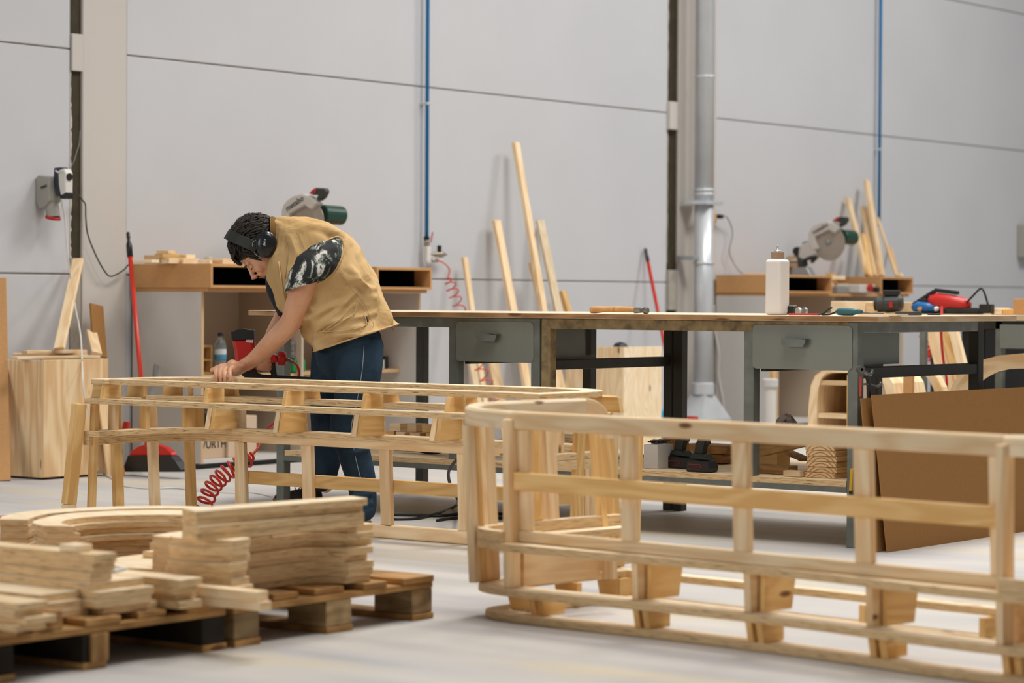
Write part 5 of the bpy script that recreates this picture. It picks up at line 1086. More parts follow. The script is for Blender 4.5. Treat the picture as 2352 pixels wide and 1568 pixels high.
def layered(name, poly, n, th, z0, words, group, cat='board', jit=.012, mats=None, rot=.01):
    mats = mats or [PLYF, PLYE]; cx_ = sum(p[0] for p in poly) / len(poly); cy_ = sum(p[1] for p in poly) / len(poly); objs = []
    for i in range(n):
        a = R.uniform(-rot, rot); dx, dy = R.uniform(-jit, jit), R.uniform(-jit, jit); c, s = math.cos(a), math.sin(a)
        pl = [(cx_ + dx + c * (x - cx_) - s * (y - cy_), cy_ + dy + s * (x - cx_) + c * (y - cy_)) for x, y in poly]
        ordn = ['lowest', 'second lowest', 'third lowest', 'fourth from the bottom', 'fourth from the top', 'third from the top', 'second from the top', 'topmost']
        w_ = ordn[i] if i < n / 2 else ordn[8 - (n - i)]
        objs.append(MB().prism(pl, z0 + i * th + .0003, z0 + (i + 1) * th - .0005, 1, 0).build(name, mats, label=w_ + ' ' + words, cat=cat, group=group, bevel=.0012, seg=1))
    return objs
def sp2(pts, n=5, closed=False):
    return [(p.x, p.y) for p in smoothpath([(x, y, 0) for x, y in pts], n)]
# C-shaped parts at the pallet's right part
Cp = [(-4.69, 4.885)] + sp2([(-4.76, 4.855), (-4.84, 4.845), (-4.91, 4.875), (-4.955, 4.95), (-4.97, 5.05)], 4) + sp2([(-4.965, 5.30), (-4.95, 5.42), (-4.89, 5.52)], 3) + [(-4.735, 5.505), (-4.745, 5.41)] + sp2([(-4.80, 5.375), (-4.835, 5.33), (-4.83, 5.15), (-4.815, 5.03), (-4.765, 4.975), (-4.70, 4.965)], 3)
layered('curved_plywood_part', Cp, 8, .0206, D0, 'C-shaped plywood part of the thick stack on the right pallet', 'C-shaped plywood parts', 'plywood part', jit=.010, rot=.02)
z1 = D0 + 8 * .0206
layered('straight_plywood_part', [(-4.83, 4.84), (-4.735, 4.80), (-4.70, 5.43), (-4.79, 5.46)], 4, .0195, z1, 'straight plywood board lying across the C-shaped parts', 'straight boards on the C-shaped parts', 'board', jit=.014, rot=.02)
layered('curved_plywood_part', [(-5.00, 5.0), (-5.1, 5.0), (-5.13, 5.1), (-5.12, 5.5), (-5.02, 5.5), (-4.985, 5.1)], 7, .0206, D0, 'plywood part of the narrow stack hidden behind the C-shaped parts', 'parts behind the C-shaped stack', 'plywood part', jit=.005)
A_o = sp2([(-5.64, 5.09), (-5.74, 5.14), (-5.82, 5.25), (-5.89, 5.42), (-5.86, 5.58), (-5.78, 5.70), (-5.66, 5.77), (-5.5, 5.79)], 4)
A_i = sp2([(-5.53, 5.62), (-5.62, 5.60), (-5.72, 5.50), (-5.755, 5.40), (-5.74, 5.29), (-5.68, 5.20), (-5.6, 5.15), (-5.54, 5.13)], 4)
layered('curved_plywood_part', A_o + [(-5.49, 5.68)] + A_i, 7, .0192, D0, 'big curved part of the front arc stack on the right pallet', 'front stack of curved parts', 'plywood part', jit=.008)
B_o = sp2([(-5.90, 5.15), (-6.0, 5.26), (-6.06, 5.45), (-5.98, 5.72), (-5.84, 5.86), (-5.6, 5.93)], 4)
B_i = sp2([(-5.6, 5.84), (-5.78, 5.79), (-5.90, 5.66), (-5.955, 5.45), (-5.91, 5.31), (-5.83, 5.20)], 4)
layered('curved_plywood_part', B_o + B_i, 7, .0192, D0, 'big curved part of the rear arc stack on the right pallet', 'rear stack of curved parts', 'plywood part', jit=.006)
layered('curved_plywood_part', sp2([(-5.48, 5.20), (-5.50, 5.32), (-5.50, 5.48), (-5.45, 5.6)], 4) + [(-5.2, 5.6), (-5.16, 5.2)] + sp2([(-5.15, 5.12), (-5.25, 5.07), (-5.38, 5.10)], 4), 2, .0192, D0, 'flat wide curved part lying low between the stacks', 'low flat curved parts', 'plywood part', jit=.012)
layered('curved_plywood_part', sp2([(-5.44, 5.30), (-5.42, 5.45), (-5.36, 5.58), (-5.25, 5.63)], 4) + sp2([(-5.2, 5.55), (-5.28, 5.48), (-5.31, 5.38), (-5.3, 5.3)], 4), 1, .0192, D0 + .0385, 'curved part lying on the low flat parts', None, 'plywood part')
# timber running along the left pallet
def timber(y0, y1, z0, n, th, xe, words, group, mats=None, x0=-5.6, jit=.02):
    layered('timber_board', [(x0, y0), (xe, y0), (xe, y1), (x0, y1)], n, th, z0, words, group, 'board', jit=jit, mats=mats or [PLYF, PLYE], rot=.004)
def tb(a, b, words, mat=PINE, name='timber', group=None, ends=None): MB().span(a, b, mats=[ENDG if 0 else 0] * 6).build(name, mat, label=words, cat='timber', group=group, bevel=.002)
timber(4.47, 4.66, D0, 4, .0205, -4.755, 'wide plywood board of the long stack on the left pallet', 'wide boards on the left pallet')
z2 = D0 + 4 * .0205
timber(4.47, 4.545, z2 + .0005, 3, .0235, -4.77, 'narrow board on top of the long stack on the left pallet', 'narrow boards on the left pallet', [PINE, PLYE], jit=.006)
z3 = z2 + 3 * .0235
MB().span((-4.90, 4.475, z3 + .001), (-4.835, 4.53, z3 + .019)).build('wood_block', PLYF, label='small wood block on the very top of the long stack on the left pallet', cat='block', bevel=.002)
timber(4.31, 4.462, D0, 3, .0205, -4.80, 'plywood board of the middle front stack on the left pallet', 'middle front boards on the left pallet')
tb((-5.0, 4.265, D0), (-4.70, 4.305, D0 + .034), 'brown timber block lying in front of the middle stack on the left pallet', PALW)
timber(4.14, 4.235, D0, 4, .0172, -4.66, 'board of the lowest front stack at the left picture edge', 'boards of the front left stack', [PINE, PLYE])
timber(4.69, 4.775, D0, 4, .0195, -4.70, 'short plywood board stacked at the right end of the left pallet', 'short boards at the right end of the left pallet', x0=-5.2)
tb((-5.3, 4.795, D0), (-4.50, 4.838, D0 + .024), 'lower of two long timber battens sticking out over the pallet gap', PINE, group='battens over the pallet gap')
tb((-5.3, 4.79, D0 + .0245), (-4.51, 4.836, D0 + .05), 'upper of two long timber battens sticking out over the pallet gap', PINE, group='battens over the pallet gap')
p = Z(340, 1322, .2); MB().box((-5.0, 4.72, D0 + .081), (.12, .10, .001), .4).build('paper_sheet', MELA, label='white paper sheet lying on the short boards of the left pallet', cat='paper')
# ================================================================ THE WORKER
def skinmat():
    m, nt, b = newmat('skin'); b.inputs['Roughness'].default_value = .5; b.inputs['Subsurface Weight'].default_value = .12
    b.inputs['Subsurface Radius'].default_value = (.012, .004, .002); b.inputs['Subsurface Scale'].default_value = 1
    tc = nd(nt, 'ShaderNodeTexCoord'); n = nd(nt, 'ShaderNodeTexNoise', Scale=9.0, Detail=4); lk(nt, tc.outputs['Object'], n.inputs['Vector'])
    r = ramp(nt, [(.3, lin('#c98c68')), (.55, lin('#d9a482')), (.75, lin('#e0b08e'))], n.outputs['Fac']); lk(nt, r.outputs[0], b.inputs['Base Color']); return m
def fabric(name, cols, scale=60, bump=.3, big=2.0, wr=.012):
    m, nt, b = newmat(name); b.inputs['Roughness'].default_value = .85; b.inputs['Specular IOR Level'].default_value = .15
    tc = nd(nt, 'ShaderNodeTexCoord'); n = nd(nt, 'ShaderNodeTexNoise', Scale=big, Detail=5); lk(nt, tc.outputs['Object'], n.inputs['Vector'])
    r = ramp(nt, [(.3, lin(cols[0])), (.7, lin(cols[1]))], n.outputs['Fac']); lk(nt, r.outputs[0], b.inputs['Base Color'])
    n3 = nd(nt, 'ShaderNodeTexNoise', Scale=7.0, Detail=3, Distortion=.5); lk(nt, tc.outputs['Object'], n3.inputs['Vector'])
    n2 = nd(nt, 'ShaderNodeTexNoise', Scale=scale * 8, Detail=1); lk(nt, tc.outputs['Object'], n2.inputs['Vector'])
    b1 = nd(nt, 'ShaderNodeBump', Strength=bump, Distance=wr); lk(nt, n3.outputs['Fac'], b1.inputs['Height'])
    b2 = nd(nt, 'ShaderNodeBump', Strength=.12, Distance=.001); lk(nt, n2.outputs['Fac'], b2.inputs['Height']); lk(nt, b1.outputs[0], b2.inputs['Normal']); lk(nt, b2.outputs[0], b.inputs['Normal'])
    return m
def camo():
    m, nt, b = newmat('printed_shirt'); b.inputs['Roughness'].default_value = .8
    tc = nd(nt, 'ShaderNodeTexCoord'); n = nd(nt, 'ShaderNodeTexNoise', Scale=9.0, Detail=9, Distortion=.7, Roughness=.68); lk(nt, tc.outputs['Object'], n.inputs['Vector'])
    r = ramp(nt, [(.0, lin('#16161a')), (.46, lin('#16161a')), (.49, lin('#3c4238')), (.515, lin('#7f877c')), (.54, lin('#d3ccc6')), (.60, lin('#8e958b')), (.62, lin('#17171a'))], n.outputs['Fac']); r.color_ramp.interpolation = 'CONSTANT'
    lk(nt, r.outputs[0], b.inputs['Base Color']); return m
SKIN = skinmat(); VEST = fabric('tan_canvas', ('#b99765', '#c9aa7c'), 60, .9, 2.5, .03); JEAN = fabric('blue_denim', ('#131b25', '#33495c'), 90, .9, 3.2, .03)
CAMO = camo(); HAIR = plain('dark_hair', '#2a2119', .65, noise=.4, scale=60); NAVYT = plain('navy_tshirt', '#1a1c26', .85)
LINING = plain('vest_lining', '#6b4a14', .85); BEARD = plain('grey_stubble', '#94705a', .9, noise=.3, scale=150); SHOE = fabric('dark_trainer', ('#1f1c1a', '#3a2f2a'), 30, .3, 30)
SOLE = plain('rubber_sole', '#7a5a45', .7)
DM = 10.45                                   # distance of the worker's midline from the camera position
LAT = -FWD.copy(); LAT.z = 0; LAT.normalize()    # the worker's left side faces the camera
def W(px, py, o=0.0): return D(px, py, DM) + LAT * o
man = empty('person', Z(790, 1200, 0), 'person in tan work vest, jeans and ear defenders bending over the upturned sofa frame', 'person')
def tubeR(q, pts, rad, n=5, seg=14, flat=None):
    P = smoothpath(pts, n); k = len(pts); rr = []
    for i in range(len(P)):
        f = i / n; a = min(int(f), k - 1); b = min(a + 1, k - 1); t = f - a; rr.append(rad[a] * (1 - t) + rad[b] * t)
    q.tube(P, rr, seg); q.ball(P[0], rr[0] * .98, 12); q.ball(P[-1], rr[-1] * .98, 12); return q
def remesh(o, v, smooth=2, fac=.5):
    m = o.modifiers.new('remesh', 'REMESH'); m.mode = 'VOXEL'; m.voxel_size = v; m.use_smooth_shade = True
    if smooth: s = o.modifiers.new('smooth', 'SMOOTH'); s.factor = fac; s.iterations = smooth
    return o
# ---- body: one surface (head, neck, trunk, arms, hands, legs)
q = MB()
HC = W(598, 573)                              # head centre
up_ = (IU * .52 - IR * .85).normalized(); fc = (-IR * .52 - IU * .85).normalized(); fc = (fc - up_ * fc.dot(up_)).normalized(); sd = LAT
HM = Matrix((fc, sd, up_)).transposed()       # local x = face, y = his left, z = crown
def hp(x, y, z): return HC + HM @ Vector((x, y, z))
def hb(x, y, z, rx, ry, rz, seg=18): q.ball(hp(x, y, z), (rx, ry, rz), seg, M=HM)
hb(-.012, 0, .030, .098, .076, .088, 24)      # cranium
hb(.028, 0, -.030, .060, .062, .075, 20)      # face block
hb(.040, 0, -.075, .042, .046, .036)          # jaw
hb(.073, 0, -.098, .020, .020, .016)          # chin
hb(.070, 0, .012, .022, .052, .016)           # brow ridge
hb(.056, .036, -.036, .024, .022, .028); hb(.056, -.036, -.036, .024, .022, .028)    # cheeks
q.tube([hp(.083, 0, .006), hp(.098, 0, -.018), hp(.112, 0, -.036), hp(.100, 0, -.046)], [.007, .009, .012, .008], 10)   # nose
hb(.100, .010, -.041, .009, .007, .006); hb(.100, -.010, -.041, .009, .007, .006)
hb(.084, 0, -.064, .012, .023, .005); hb(.083, 0, -.073, .011, .021, .0055); hb(.078, 0, -.054, .017, .026, .015)
for s in (-1, 1): hb(-.008, s * .078, -.012, .018, .008, .030)                         # ears
tubeR(q, [hp(-.030, 0, -.040), W(655, 572), W(680, 580)], [.055, .060, .068])         # neck
tubeR(q, [W(690, 565), W(740, 610), W(780, 680), W(800, 745), W(800, 800)], [.085, .12, .12, .11, .11], seg=18)
# arms
def arm(pts, rad): tubeR(q, pts, rad, 6, 16)
WL = W(556, 842, .03)
arm([W(738, 600, .17), W(712, 642, .20), W(690, 700, .17), W(672, 742, .13), W(622, 792, .08), W(585, 825, .05), WL], [.050, .052, .048, .043, .040, .030, .025])
arm([W(725, 575, -.19), W(680, 650, -.22), W(648, 720, -.20), W(622, 770, -.16), W(606, 812, -.12), W(602, 824, -.11)], [.058, .05, .043, .038, .029, .026])
for s in (-1, 1): tubeR(q, [W(715, 578, s * .06), W(735, 590, s * .16)], [.07, .052])
# left hand: gripping the far rail of the upturned frame, at the rail's own distance
RY = 7.458; RZ = .607
def rp(px, dy=0, z=RZ): p = YP(px, 875, RY + dy); return Vector((p.x, RY + dy, z))
rail = rp(520)
k0 = [rp(px, .008 * i, RZ + .040) for i, px in enumerate((507, 517, 528, 540))]          # knuckles
wr = WL
palm = [wr, W(540, 848, .03), rp(534, .02, RZ + .045)]
tubeR(q, palm, [.027, .030, .026], 5, 14)
for i, k in enumerate(k0):
    tubeR(q, [wr.lerp(k, .35), wr.lerp(k, .7), k], [.017, .0165, .0135], 4, 10)
fr_ = .0092
for i, (px, ln) in enumerate(((497, .9), (507, 1.05), (517, 1.0), (529, .85))):
    k = k0[i]; e = rp(px, -.012, RZ + .030); f = rp(px - 1, -.034, RZ + .008); g = rp(px + 1, -.036, RZ - .016 * ln)
    tubeR(q, [k, e, f, g], [.0125, .0105, .0095, .0082], 4, 10)
tubeR(q, [wr.lerp(k0[0], .5), rp(503, .03, RZ + .036), rp(492, .02, RZ + .028), rp(486, .012, RZ + .026)], [.016, .0125, .0105, .0085], 4, 10)   # thumb
# right hand closed round the nail gun grip
HR = W(598, 832, -.11)
tubeR(q, [W(603, 822, -.11), HR, W(594, 842, -.11)], [.03, .034, .028], 4, 12)
for i in range(4):
    z_ = .022 - i * .016; c = HR + Vector((0, 0, z_)); a_ = c + LAT * .035 - IR * .005; b_ = c + LAT * .042 + IR * .022 + Vector((0, 0, -.003)); d2 = c + LAT * .028 + IR * .040
    tubeR(q, [c + LAT * .015 - IR * .022, a_ - IR * .012, b_, d2], [.011, .0105, .0095, .008], 4, 10)
tubeR(q, [HR + LAT * -.01 + Vector((0, 0, .025)), HR + IR * .03 + Vector((0, 0, .035)), HR + IR * .05 + Vector((0, 0, .02))], [.013, .011, .009], 4, 10)
# legs inside the jeans
tubeR(q, [W(820, 800, .10), W(812, 900, .11), W(808, 985, .10), W(822, 1070, .10), W(838, 1160, .10)], [.07, .06, .05, .045, .035])
tubeR(q, [W(760, 800, -.10), W(750, 900, -.12), W(745, 985, -.14), W(742, 1060, -.15), W(742, 1120, -.15)], [.07, .055, .045, .04, .033])
body = q.build('body', SKIN, man, smooth=True); remesh(body, .0032, 3, .5)
# eyes, brows, stubble
for s in (-1, 1):
    e = MB(); e.ball(hp(.074, s * .031, -.008), (.010, .014, .010), 12, M=HM); e.build('eyelid', SKIN, man, smooth=True)
    e = MB(); e.tube([hp(.083, s * .020, -.013), hp(.0865, s * .030, -.016), hp(.082, s * .043, -.013)], [.0012, .002, .0012], 6); e.build('eyelashes', HAIR, man, smooth=True)
    e = MB(); e.tube([hp(.090, s * .014, .010), hp(.092, s * .028, .014), hp(.084, s * .046, .010)], [.003, .0042, .002], 8); e.build('eyebrow', HAIR, man, smooth=True)
q = MB(); q.ball(hp(.074, 0, -.099), (.024, .026, .019), 14, M=HM); q.tube([hp(.088, -.026, -.080), hp(.098, -.018, -.058), hp(.100, 0, -.055), hp(.098, .018, -.058), hp(.088, .026, -.080)], [.003, .004, .004, .004, .003], 8)
remesh(q.build('beard', BEARD, man, smooth=True), .003, 2)
# ---- hair
q = MB(); q.ball(hp(-.020, 0, .045), (.104, .084, .092), 26, M=HM)
for i in range(1100):
    th = R.uniform(0, 2 * math.pi); ph = R.uniform(.0, 1.85); d0 = Vector((math.sin(ph) * math.cos(th), math.sin(ph) * math.sin(th), math.cos(ph)))
    if d0.x > .45 and d0.z < .42: continue
    p0 = Vector((-.018 + d0.x * .100, d0.y * .081, .043 + d0.z * .089))
    if p0.z < -.062: continue
    fl = Vector((-.9 if d0.x < .35 else .45, .12 * d0.y + R.uniform(-.25, .25), -.6 if d0.x < .2 else -.1)); fl = (fl - d0 * fl.dot(d0)).normalized()
    L_ = R.uniform(.03, .055); p1 = p0 + fl * L_ * .5 + d0 * .010; p2 = p0 + fl * L_ + d0 * R.uniform(-.002, .010)
    q.tube([HC + HM @ p for p in (p0, p1, p2)], [.0038, .0032, .0006], 5)
# fringe falling over the forehead
for i in range(60):
    y = R.uniform(-.062, .062); p0 = Vector((.055, y, .092 - abs(y) * .3)); p1 = Vector((.088, y * 1.02, .072)); p2 = Vector((.094 + R.uniform(-.006, .006), y * 1.03, R.uniform(.030, .055)))
    q.tube([HC + HM @ p for p in (p0, p1, p2)], [.007, .006, .001], 5)
for s in (-1, 1):
    for i in range(40):
        x = R.uniform(-.07, .045); p0 = Vector((x, s * .078, R.uniform(.01, .05))); p1 = p0 + Vector((-.006, s * .004, -.025)); p2 = p0 + Vector((-.012, -s * .002, -.048))
        q.tube([HC + HM @ p for p in (p0, p1, p2)], [.006, .005, .001], 5)
q.build('hair', HAIR, man, smooth=True)
# ---- ear defenders
BANDM = plain('headband_black', '#262723', .55); CUPM = plain('ear_cup_black', '#17181a', .25, coat=.2)
pts = [(.012, s_, z_) for s_, z_ in ()]
hbp = [hp(-.004 + .020 * math.sin(math.pi * i / 14), .103 * math.cos(math.pi * i / 14), .005 + .143 * math.sin(math.pi * i / 14)) for i in range(15)]
band = MB(); band.sweep(hbp, [(-.004, -.022), (.004, -.022), (.004, .022), (-.004, .022)], up=tuple(-fc) if 0 else tuple(fc)); bo = band.build('headband', BANDM, man, bevel=.002)
bo.location = bo.location
for s in (-1, 1):
    cc = hp(-.034, s * .086, -.020); e = MB(); e.lathe(cc, [(.030, 0), (.036, .003), (.036, .018), (.034, .020)], sd * s, 28, sq=(1.0, 1.25)); e.build('ear_cushion', BANDM, man, smooth=True)
    e = MB(); e.lathe(cc + sd * s * .018, [(.042, 0), (.044, .010), (.040, .024), (.027, .031), (.0, .033)], sd * s, 30, sq=(1.0, 1.28)); cup = e.build('ear_cup', CUPM, man, smooth=True)
    e = MB(); e.tube(smoothpath([hp(.012, s * .100, .012), hp(.022, s * .112, -.004), hp(.020, s * .116, -.034), hp(.010, s * .108, -.052)], 5), .0016, 6); e.build('wire_arm', ALU, man, smooth=True)
    e = MB(); e.tube(smoothpath([hp(.012, s * .100, .014), hp(-.010, s * .108, .030), hp(-.040, s * .108, .018), hp(-.052, s * .104, .0)], 5), .0016, 6); e.build('wire_arm', ALU, man, smooth=True)
    if s > 0:
        rotm = Matrix((IR, IU, LAT)).transposed().to_euler(); rotm2 = (Matrix((IR, IU, LAT)).transposed() @ Matrix.Rotation(math.radians(78), 3, 'Z')).to_euler()
        o = saw_text(man, '3M', cc + sd * .0525 - IR * .004 + IU * .002, .014, rotm2, MELA, 'cup_lettering')
        o = saw_text(man, 'TS', cc + sd * .0525 - IR * .002 + IU * .016, .011, rotm2, MELA, 'cup_lettering')
# ---- vest
rings = []
B = [(634, 503), (662, 498), (710, 498), (765, 513), (808, 550), (843, 605), (871, 655), (892, 705), (908, 746)]
Fp = [(632, 572), (613, 632), (628, 676), (643, 707), (660, 728), (676, 742), (690, 752), (706, 772), (724, 806)]
wd = [.078, .115, .185, .215, .215, .20, .19, .19, .20]
def ring(b, f, w, seg=40, e=.72, wig=0):
    c = (W(*b) + W(*f)) / 2; ax = (W(*b) - W(*f)) / 2; out = []
    for k in range(seg):
        a = 2 * math.pi * k / seg; x = math.copysign(abs(math.cos(a)) ** e, math.cos(a)); y = math.copysign(abs(math.sin(a)) ** e, math.sin(a))
        out.append(c + ax * x + LAT * (w * y))
    return out
import itertools
NR = 5
def lerp2(a, b, t): return (a[0] * (1 - t) + b[0] * t, a[1] * (1 - t) + b[1] * t)
def spl(vals, n):
    v = smoothpath([Vector((p[0], p[1], 0)) if isinstance(p, tuple) else Vector((p, 0, 0)) for p in vals], n); return [(p.x, p.y) for p in v]
Bs, Fs, Ws = spl(B, NR), spl(Fp, NR), [p[0] for p in spl(wd, NR)]
vr = []
for i in range(len(Bs)):
    r = ring(Bs[i], Fs[i], Ws[i]); s_ = i / (len(Bs) - 1); n = len(r)
    for k in range(n):
        a = 2 * math.pi * k / n; amp = .005 + .017 * s_
        r[k] = r[k] + (r[k] - sum(r, Vector()) / n).normalized() * (math.sin(a * 5 + s_ * 14) * amp * .5 + math.sin(a * 9 - s_ * 23 + 1.3) * amp * .35)
    vr.append(r)
FO = [[(688, 738), (725, 722), (770, 700), (805, 690)], [(712, 768), (760, 740), (820, 728), (872, 716)], [(800, 610), (822, 640), (846, 668), (860, 690)], [(835, 600), (850, 635), (866, 660)], [(690, 690), (712, 706), (735, 712)],
      [(726, 780), (780, 770), (840, 772), (885, 758)], [(735, 742), (772, 716), (806, 682), (822, 668)], [(668, 540), (672, 565), (684, 590)], [(700, 515), (745, 522), (790, 545)], [(800, 640), (835, 655), (868, 668)], [(660, 660), (680, 690), (690, 725)]]
Bd, Fd, Wd = spl(B, 12), spl(Fp, 12), [p[0] for p in spl(wd, 12)]
fold = []
for pts_ in FO:
    P_ = smoothpath([Vector((x, y, 0)) for x, y in pts_], 8); fold.append([(p.x, p.y, math.sin(math.pi * i / (len(P_) - 1)) ** .6) for i, p in enumerate(P_)])
vd = []
for i in range(len(Bd)):
    s_ = i / (len(Bd) - 1); r = ring(Bd[i], Fd[i], Wd[i], 120); c0_ = sum(r, Vector()) / 120; o_ = []
    for k, p in enumerate(r):
        a = 2 * math.pi * k / 120; amp = .005 + .017 * s_; nrm = (p - c0_).normalized()
        off_ = math.sin(a * 5 + s_ * 14) * amp * .5 + math.sin(a * 9 - s_ * 23 + 1.3) * amp * .35
        if nrm.dot(LAT) > -.2:
            x, y = proj(p)
            for fl_ in fold:
                best = min(((x - fx_) ** 2 + (y - fy_) ** 2, w_, (y - fy_)) for fx_, fy_, w_ in fl_); d_ = math.sqrt(best[0])
                if d_ < 30:
                    sg = 1 if best[2] > 0 else -1
                    off_ += best[1] * (.010 * math.exp(-(d_ / 6.5) ** 2) - (.009 if sg > 0 else .003) * math.exp(-((d_ - 12) / 6.5) ** 2))
        o_.append(p + nrm * off_)
    vd.append(o_)
q = MB(); q._rings(vd, 0, caps=False); vest = q.build('vest', [VEST, LINING], man, smooth=True)
ss = vest.modifiers.new('sub', 'SUBSURF'); ss.render_levels = 1; ss.levels = 1
tx = bpy.data.textures.new('cloth_folds', 'CLOUDS'); tx.noise_scale = .09; tx.noise_depth = 1
dm = vest.modifiers.new('folds', 'DISPLACE'); dm.texture = tx; dm.strength = .014; dm.mid_level = .6; dm.texture_coords = 'LOCAL'
so = vest.modifiers.new('thick', 'SOLIDIFY'); so.thickness = .006; so.offset = -1; so.material_offset = 1
def on_vest(px, py, out=.003):
    """front-left surface of the vest seen at a pixel"""
    r_ = ray(px, py); best = None
    for i in range(len(vr) - 1):
        for k in range(40):
            A_, B_, C_, D_ = vr[i][k], vr[i][(k + 1) % 40], vr[i + 1][(k + 1) % 40], vr[i + 1][k]
            for T_ in ((A_, B_, C_), (A_, C_, D_)):
                h = intersect(T_, r_)
                if h is not None and (best is None or h < best): best = h
    return CAM + r_ * ((best or DM) - out)
def intersect(T_, d):
    e1, e2 = T_[1] - T_[0], T_[2] - T_[0]; h = d.cross(e2); a = e1.dot(h)
    if abs(a) < 1e-12: return None
    f = 1 / a; s = CAM - T_[0]; u = f * s.dot(h)
    if u < 0 or u > 1: return None
    qv = s.cross(e1); v = f * d.dot(qv)
    if v < 0 or u + v > 1: return None
    return f * e2.dot(qv)
# armhole binding, sleeve and shirt
hole = [(787, 552), (789, 575), (780, 602), (760, 632), (728, 652), (695, 662), (668, 658), (664, 638), (668, 618), (690, 592), (720, 570), (752, 552), (775, 544)]
hp3 = [on_vest(x, y, .004) for x, y in hole]
lp = smoothpath(hp3 + [hp3[0]], 4)[:-1]
MB().tube(lp, .0042, 8, closed=True).build('armhole_binding', VEST, man, smooth=True)
cen = sum(hp3, Vector()) / len(hp3); q = MB(); n = len(lp)
q.add(lp + [cen.lerp(p, .55) + LAT * .035 for p in lp] + [cen + LAT * .05], [(i, (i + 1) % n, n + (i + 1) % n, n + i) for i in range(n)] + [(n + i, n + (i + 1) % n, 2 * n) for i in range(n)], 0, None)
q.build('shirt_sleeve_top', CAMO, man, smooth=True)
q = MB(); sr = []
SR = [((742, 556), (784, 552), .035, .165), ((715, 570), (791, 572), .066, .17), ((690, 592), (790, 592), .078, .185), ((676, 622), (783, 612), .082, .20), ((668, 648), (766, 632), .080, .21), ((664, 669), (752, 645), .077, .212)]
for j in range(len(SR) * 4 - 3):
    f = j / 4; a_ = min(int(f), len(SR) - 2); t_ = f - a_; A_, B_ = SR[a_], SR[a_ + 1]
    L0 = lerp2(A_[0], B_[0], t_); L1 = lerp2(A_[1], B_[1], t_); hw = A_[2] * (1 - t_) + B_[2] * t_; of = A_[3] * (1 - t_) + B_[3] * t_
    c = (W(L0[0], L0[1], of) + W(L1[0], L1[1], of)) / 2; ax = (W(L1[0], L1[1], of) - W(L0[0], L0[1], of)) / 2
    sr.append([c + ax * math.cos(k * math.pi / 16) * (1 + .03 * math.sin(k * .9 + j)) + LAT * hw * math.sin(k * math.pi / 16) * (1 + .04 * math.sin(k * 1.3 + j * .8)) for k in range(32)])
q._rings(sr, 0, caps=False)
sl = q.build('shirt_sleeve', CAMO, man, smooth=True); so = sl.modifiers.new('t', 'SOLIDIFY'); so.thickness = .004
q = MB(); tubeR(q, [W(628, 560), W(650, 600), W(665, 650), W(690, 700)], [.05, .075, .10, .10], 5, 18); q.build('shirt', NAVYT, man, smooth=True)
q = MB(); tubeR(q, [W(735, 580, -.17), W(712, 620, -.20), W(690, 645, -.21)], [.07, .074, .068], 5, 18); q.build('shirt_sleeve', CAMO, man, smooth=True)
# collar: a standing band round the neck, open at the front
col = []
for i in range(15):
    a = math.radians(-150 + 300 * i / 14); c = W(643, 548); col.append(c + (IR * .0 + IU * 1.0) * .080 * math.cos(a) + LAT * .088 * math.sin(a) - IR * .012 * math.cos(a) + IR * (-.03 if abs(a) > 2 else 0))
MB().sweep(col, [(-.004, -.026), (.004, -.026), (.004, .026), (-.004, .026)], up=tuple((-IR * .75 + IU * .3).normalized()), mats=[0, 0, 0, 1]).build('collar', [VEST, LINING], man, smooth=True, bevel=.002)
def seam(name, pts, r=.0014, mat=None, out=.005): return MB().tube(smoothpath([on_vest(x, y, out) for x, y in pts], 4), r, 6).build(name, mat or VESTD, man, smooth=True)
VESTD = plain('vest_seam', '#98784a', .9)
seam('seam', [(655, 520), (658, 560), (660, 600), (655, 640)])
seam('seam', [(780, 625), (800, 655), (822, 680), (838, 700), (848, 725), (858, 745), (862, 772)], .0009)
seam('pocket_edge', [(738, 762), (760, 748), (785, 730), (812, 698), (818, 706), (812, 722), (790, 735), (765, 752), (745, 764)], .0022, VEST)
seam('pocket_edge', [(730, 762), (770, 760), (810, 756), (838, 748), (842, 738), (836, 722)], .0022, VEST)
seam('hem', [(898, 750), (905, 758)], .003, VEST)
hp4 = [vr[-1][k] for k in range(40)]; MB().tube(hp4, .0035, 8, closed=True).build('hem_band', VEST, man, smooth=True)
seam('zipper', [(640, 600), (645, 640), (652, 680), (660, 712)], .003, VEST)
seam('small_tag', [(843, 728), (845, 738)], .004, BLACK)
# ---- jeans
q = MB()
tubeR(q, [W(800, 775), W(792, 810)], [.135, .128], 4, 22)
tubeR(q, [W(828, 790, .07), W(828, 850, .10), W(816, 920, .11), W(805, 978, .12), W(818, 1040, .11), W(833, 1100, .10), W(840, 1165, .10)], [.100, .093, .082, .074, .066, .060, .050], 6, 20)
tubeR(q, [W(768, 790, -.07), W(758, 850, -.10), W(749, 920, -.12), W(746, 975, -.14), W(745, 1030, -.15), W(742, 1075, -.15), W(738, 1112, -.15)], [.095, .088, .078, .068, .064, .058, .046], 6, 20)
for (a, b, rr) in (((770, 985), (845, 968), .016), ((772, 1000), (842, 1008), .014), ((790, 1035), (850, 1025), .013), ((815, 1130), (858, 1125), .016), ((818, 1150), (860, 1147), .018), ((820, 1166), (860, 1163), .016)):
    q.tube(smoothpath([W(a[0], a[1], .15), W((a[0] + b[0]) / 2, (a[1] + b[1]) / 2 + 4, .185 if a[1] < 1100 else .15), W(b[0], b[1], .14)], 5), rr * .9, 8)
j = q.build('jeans', JEAN, man, smooth=True); remesh(j, .006, 5, .6)
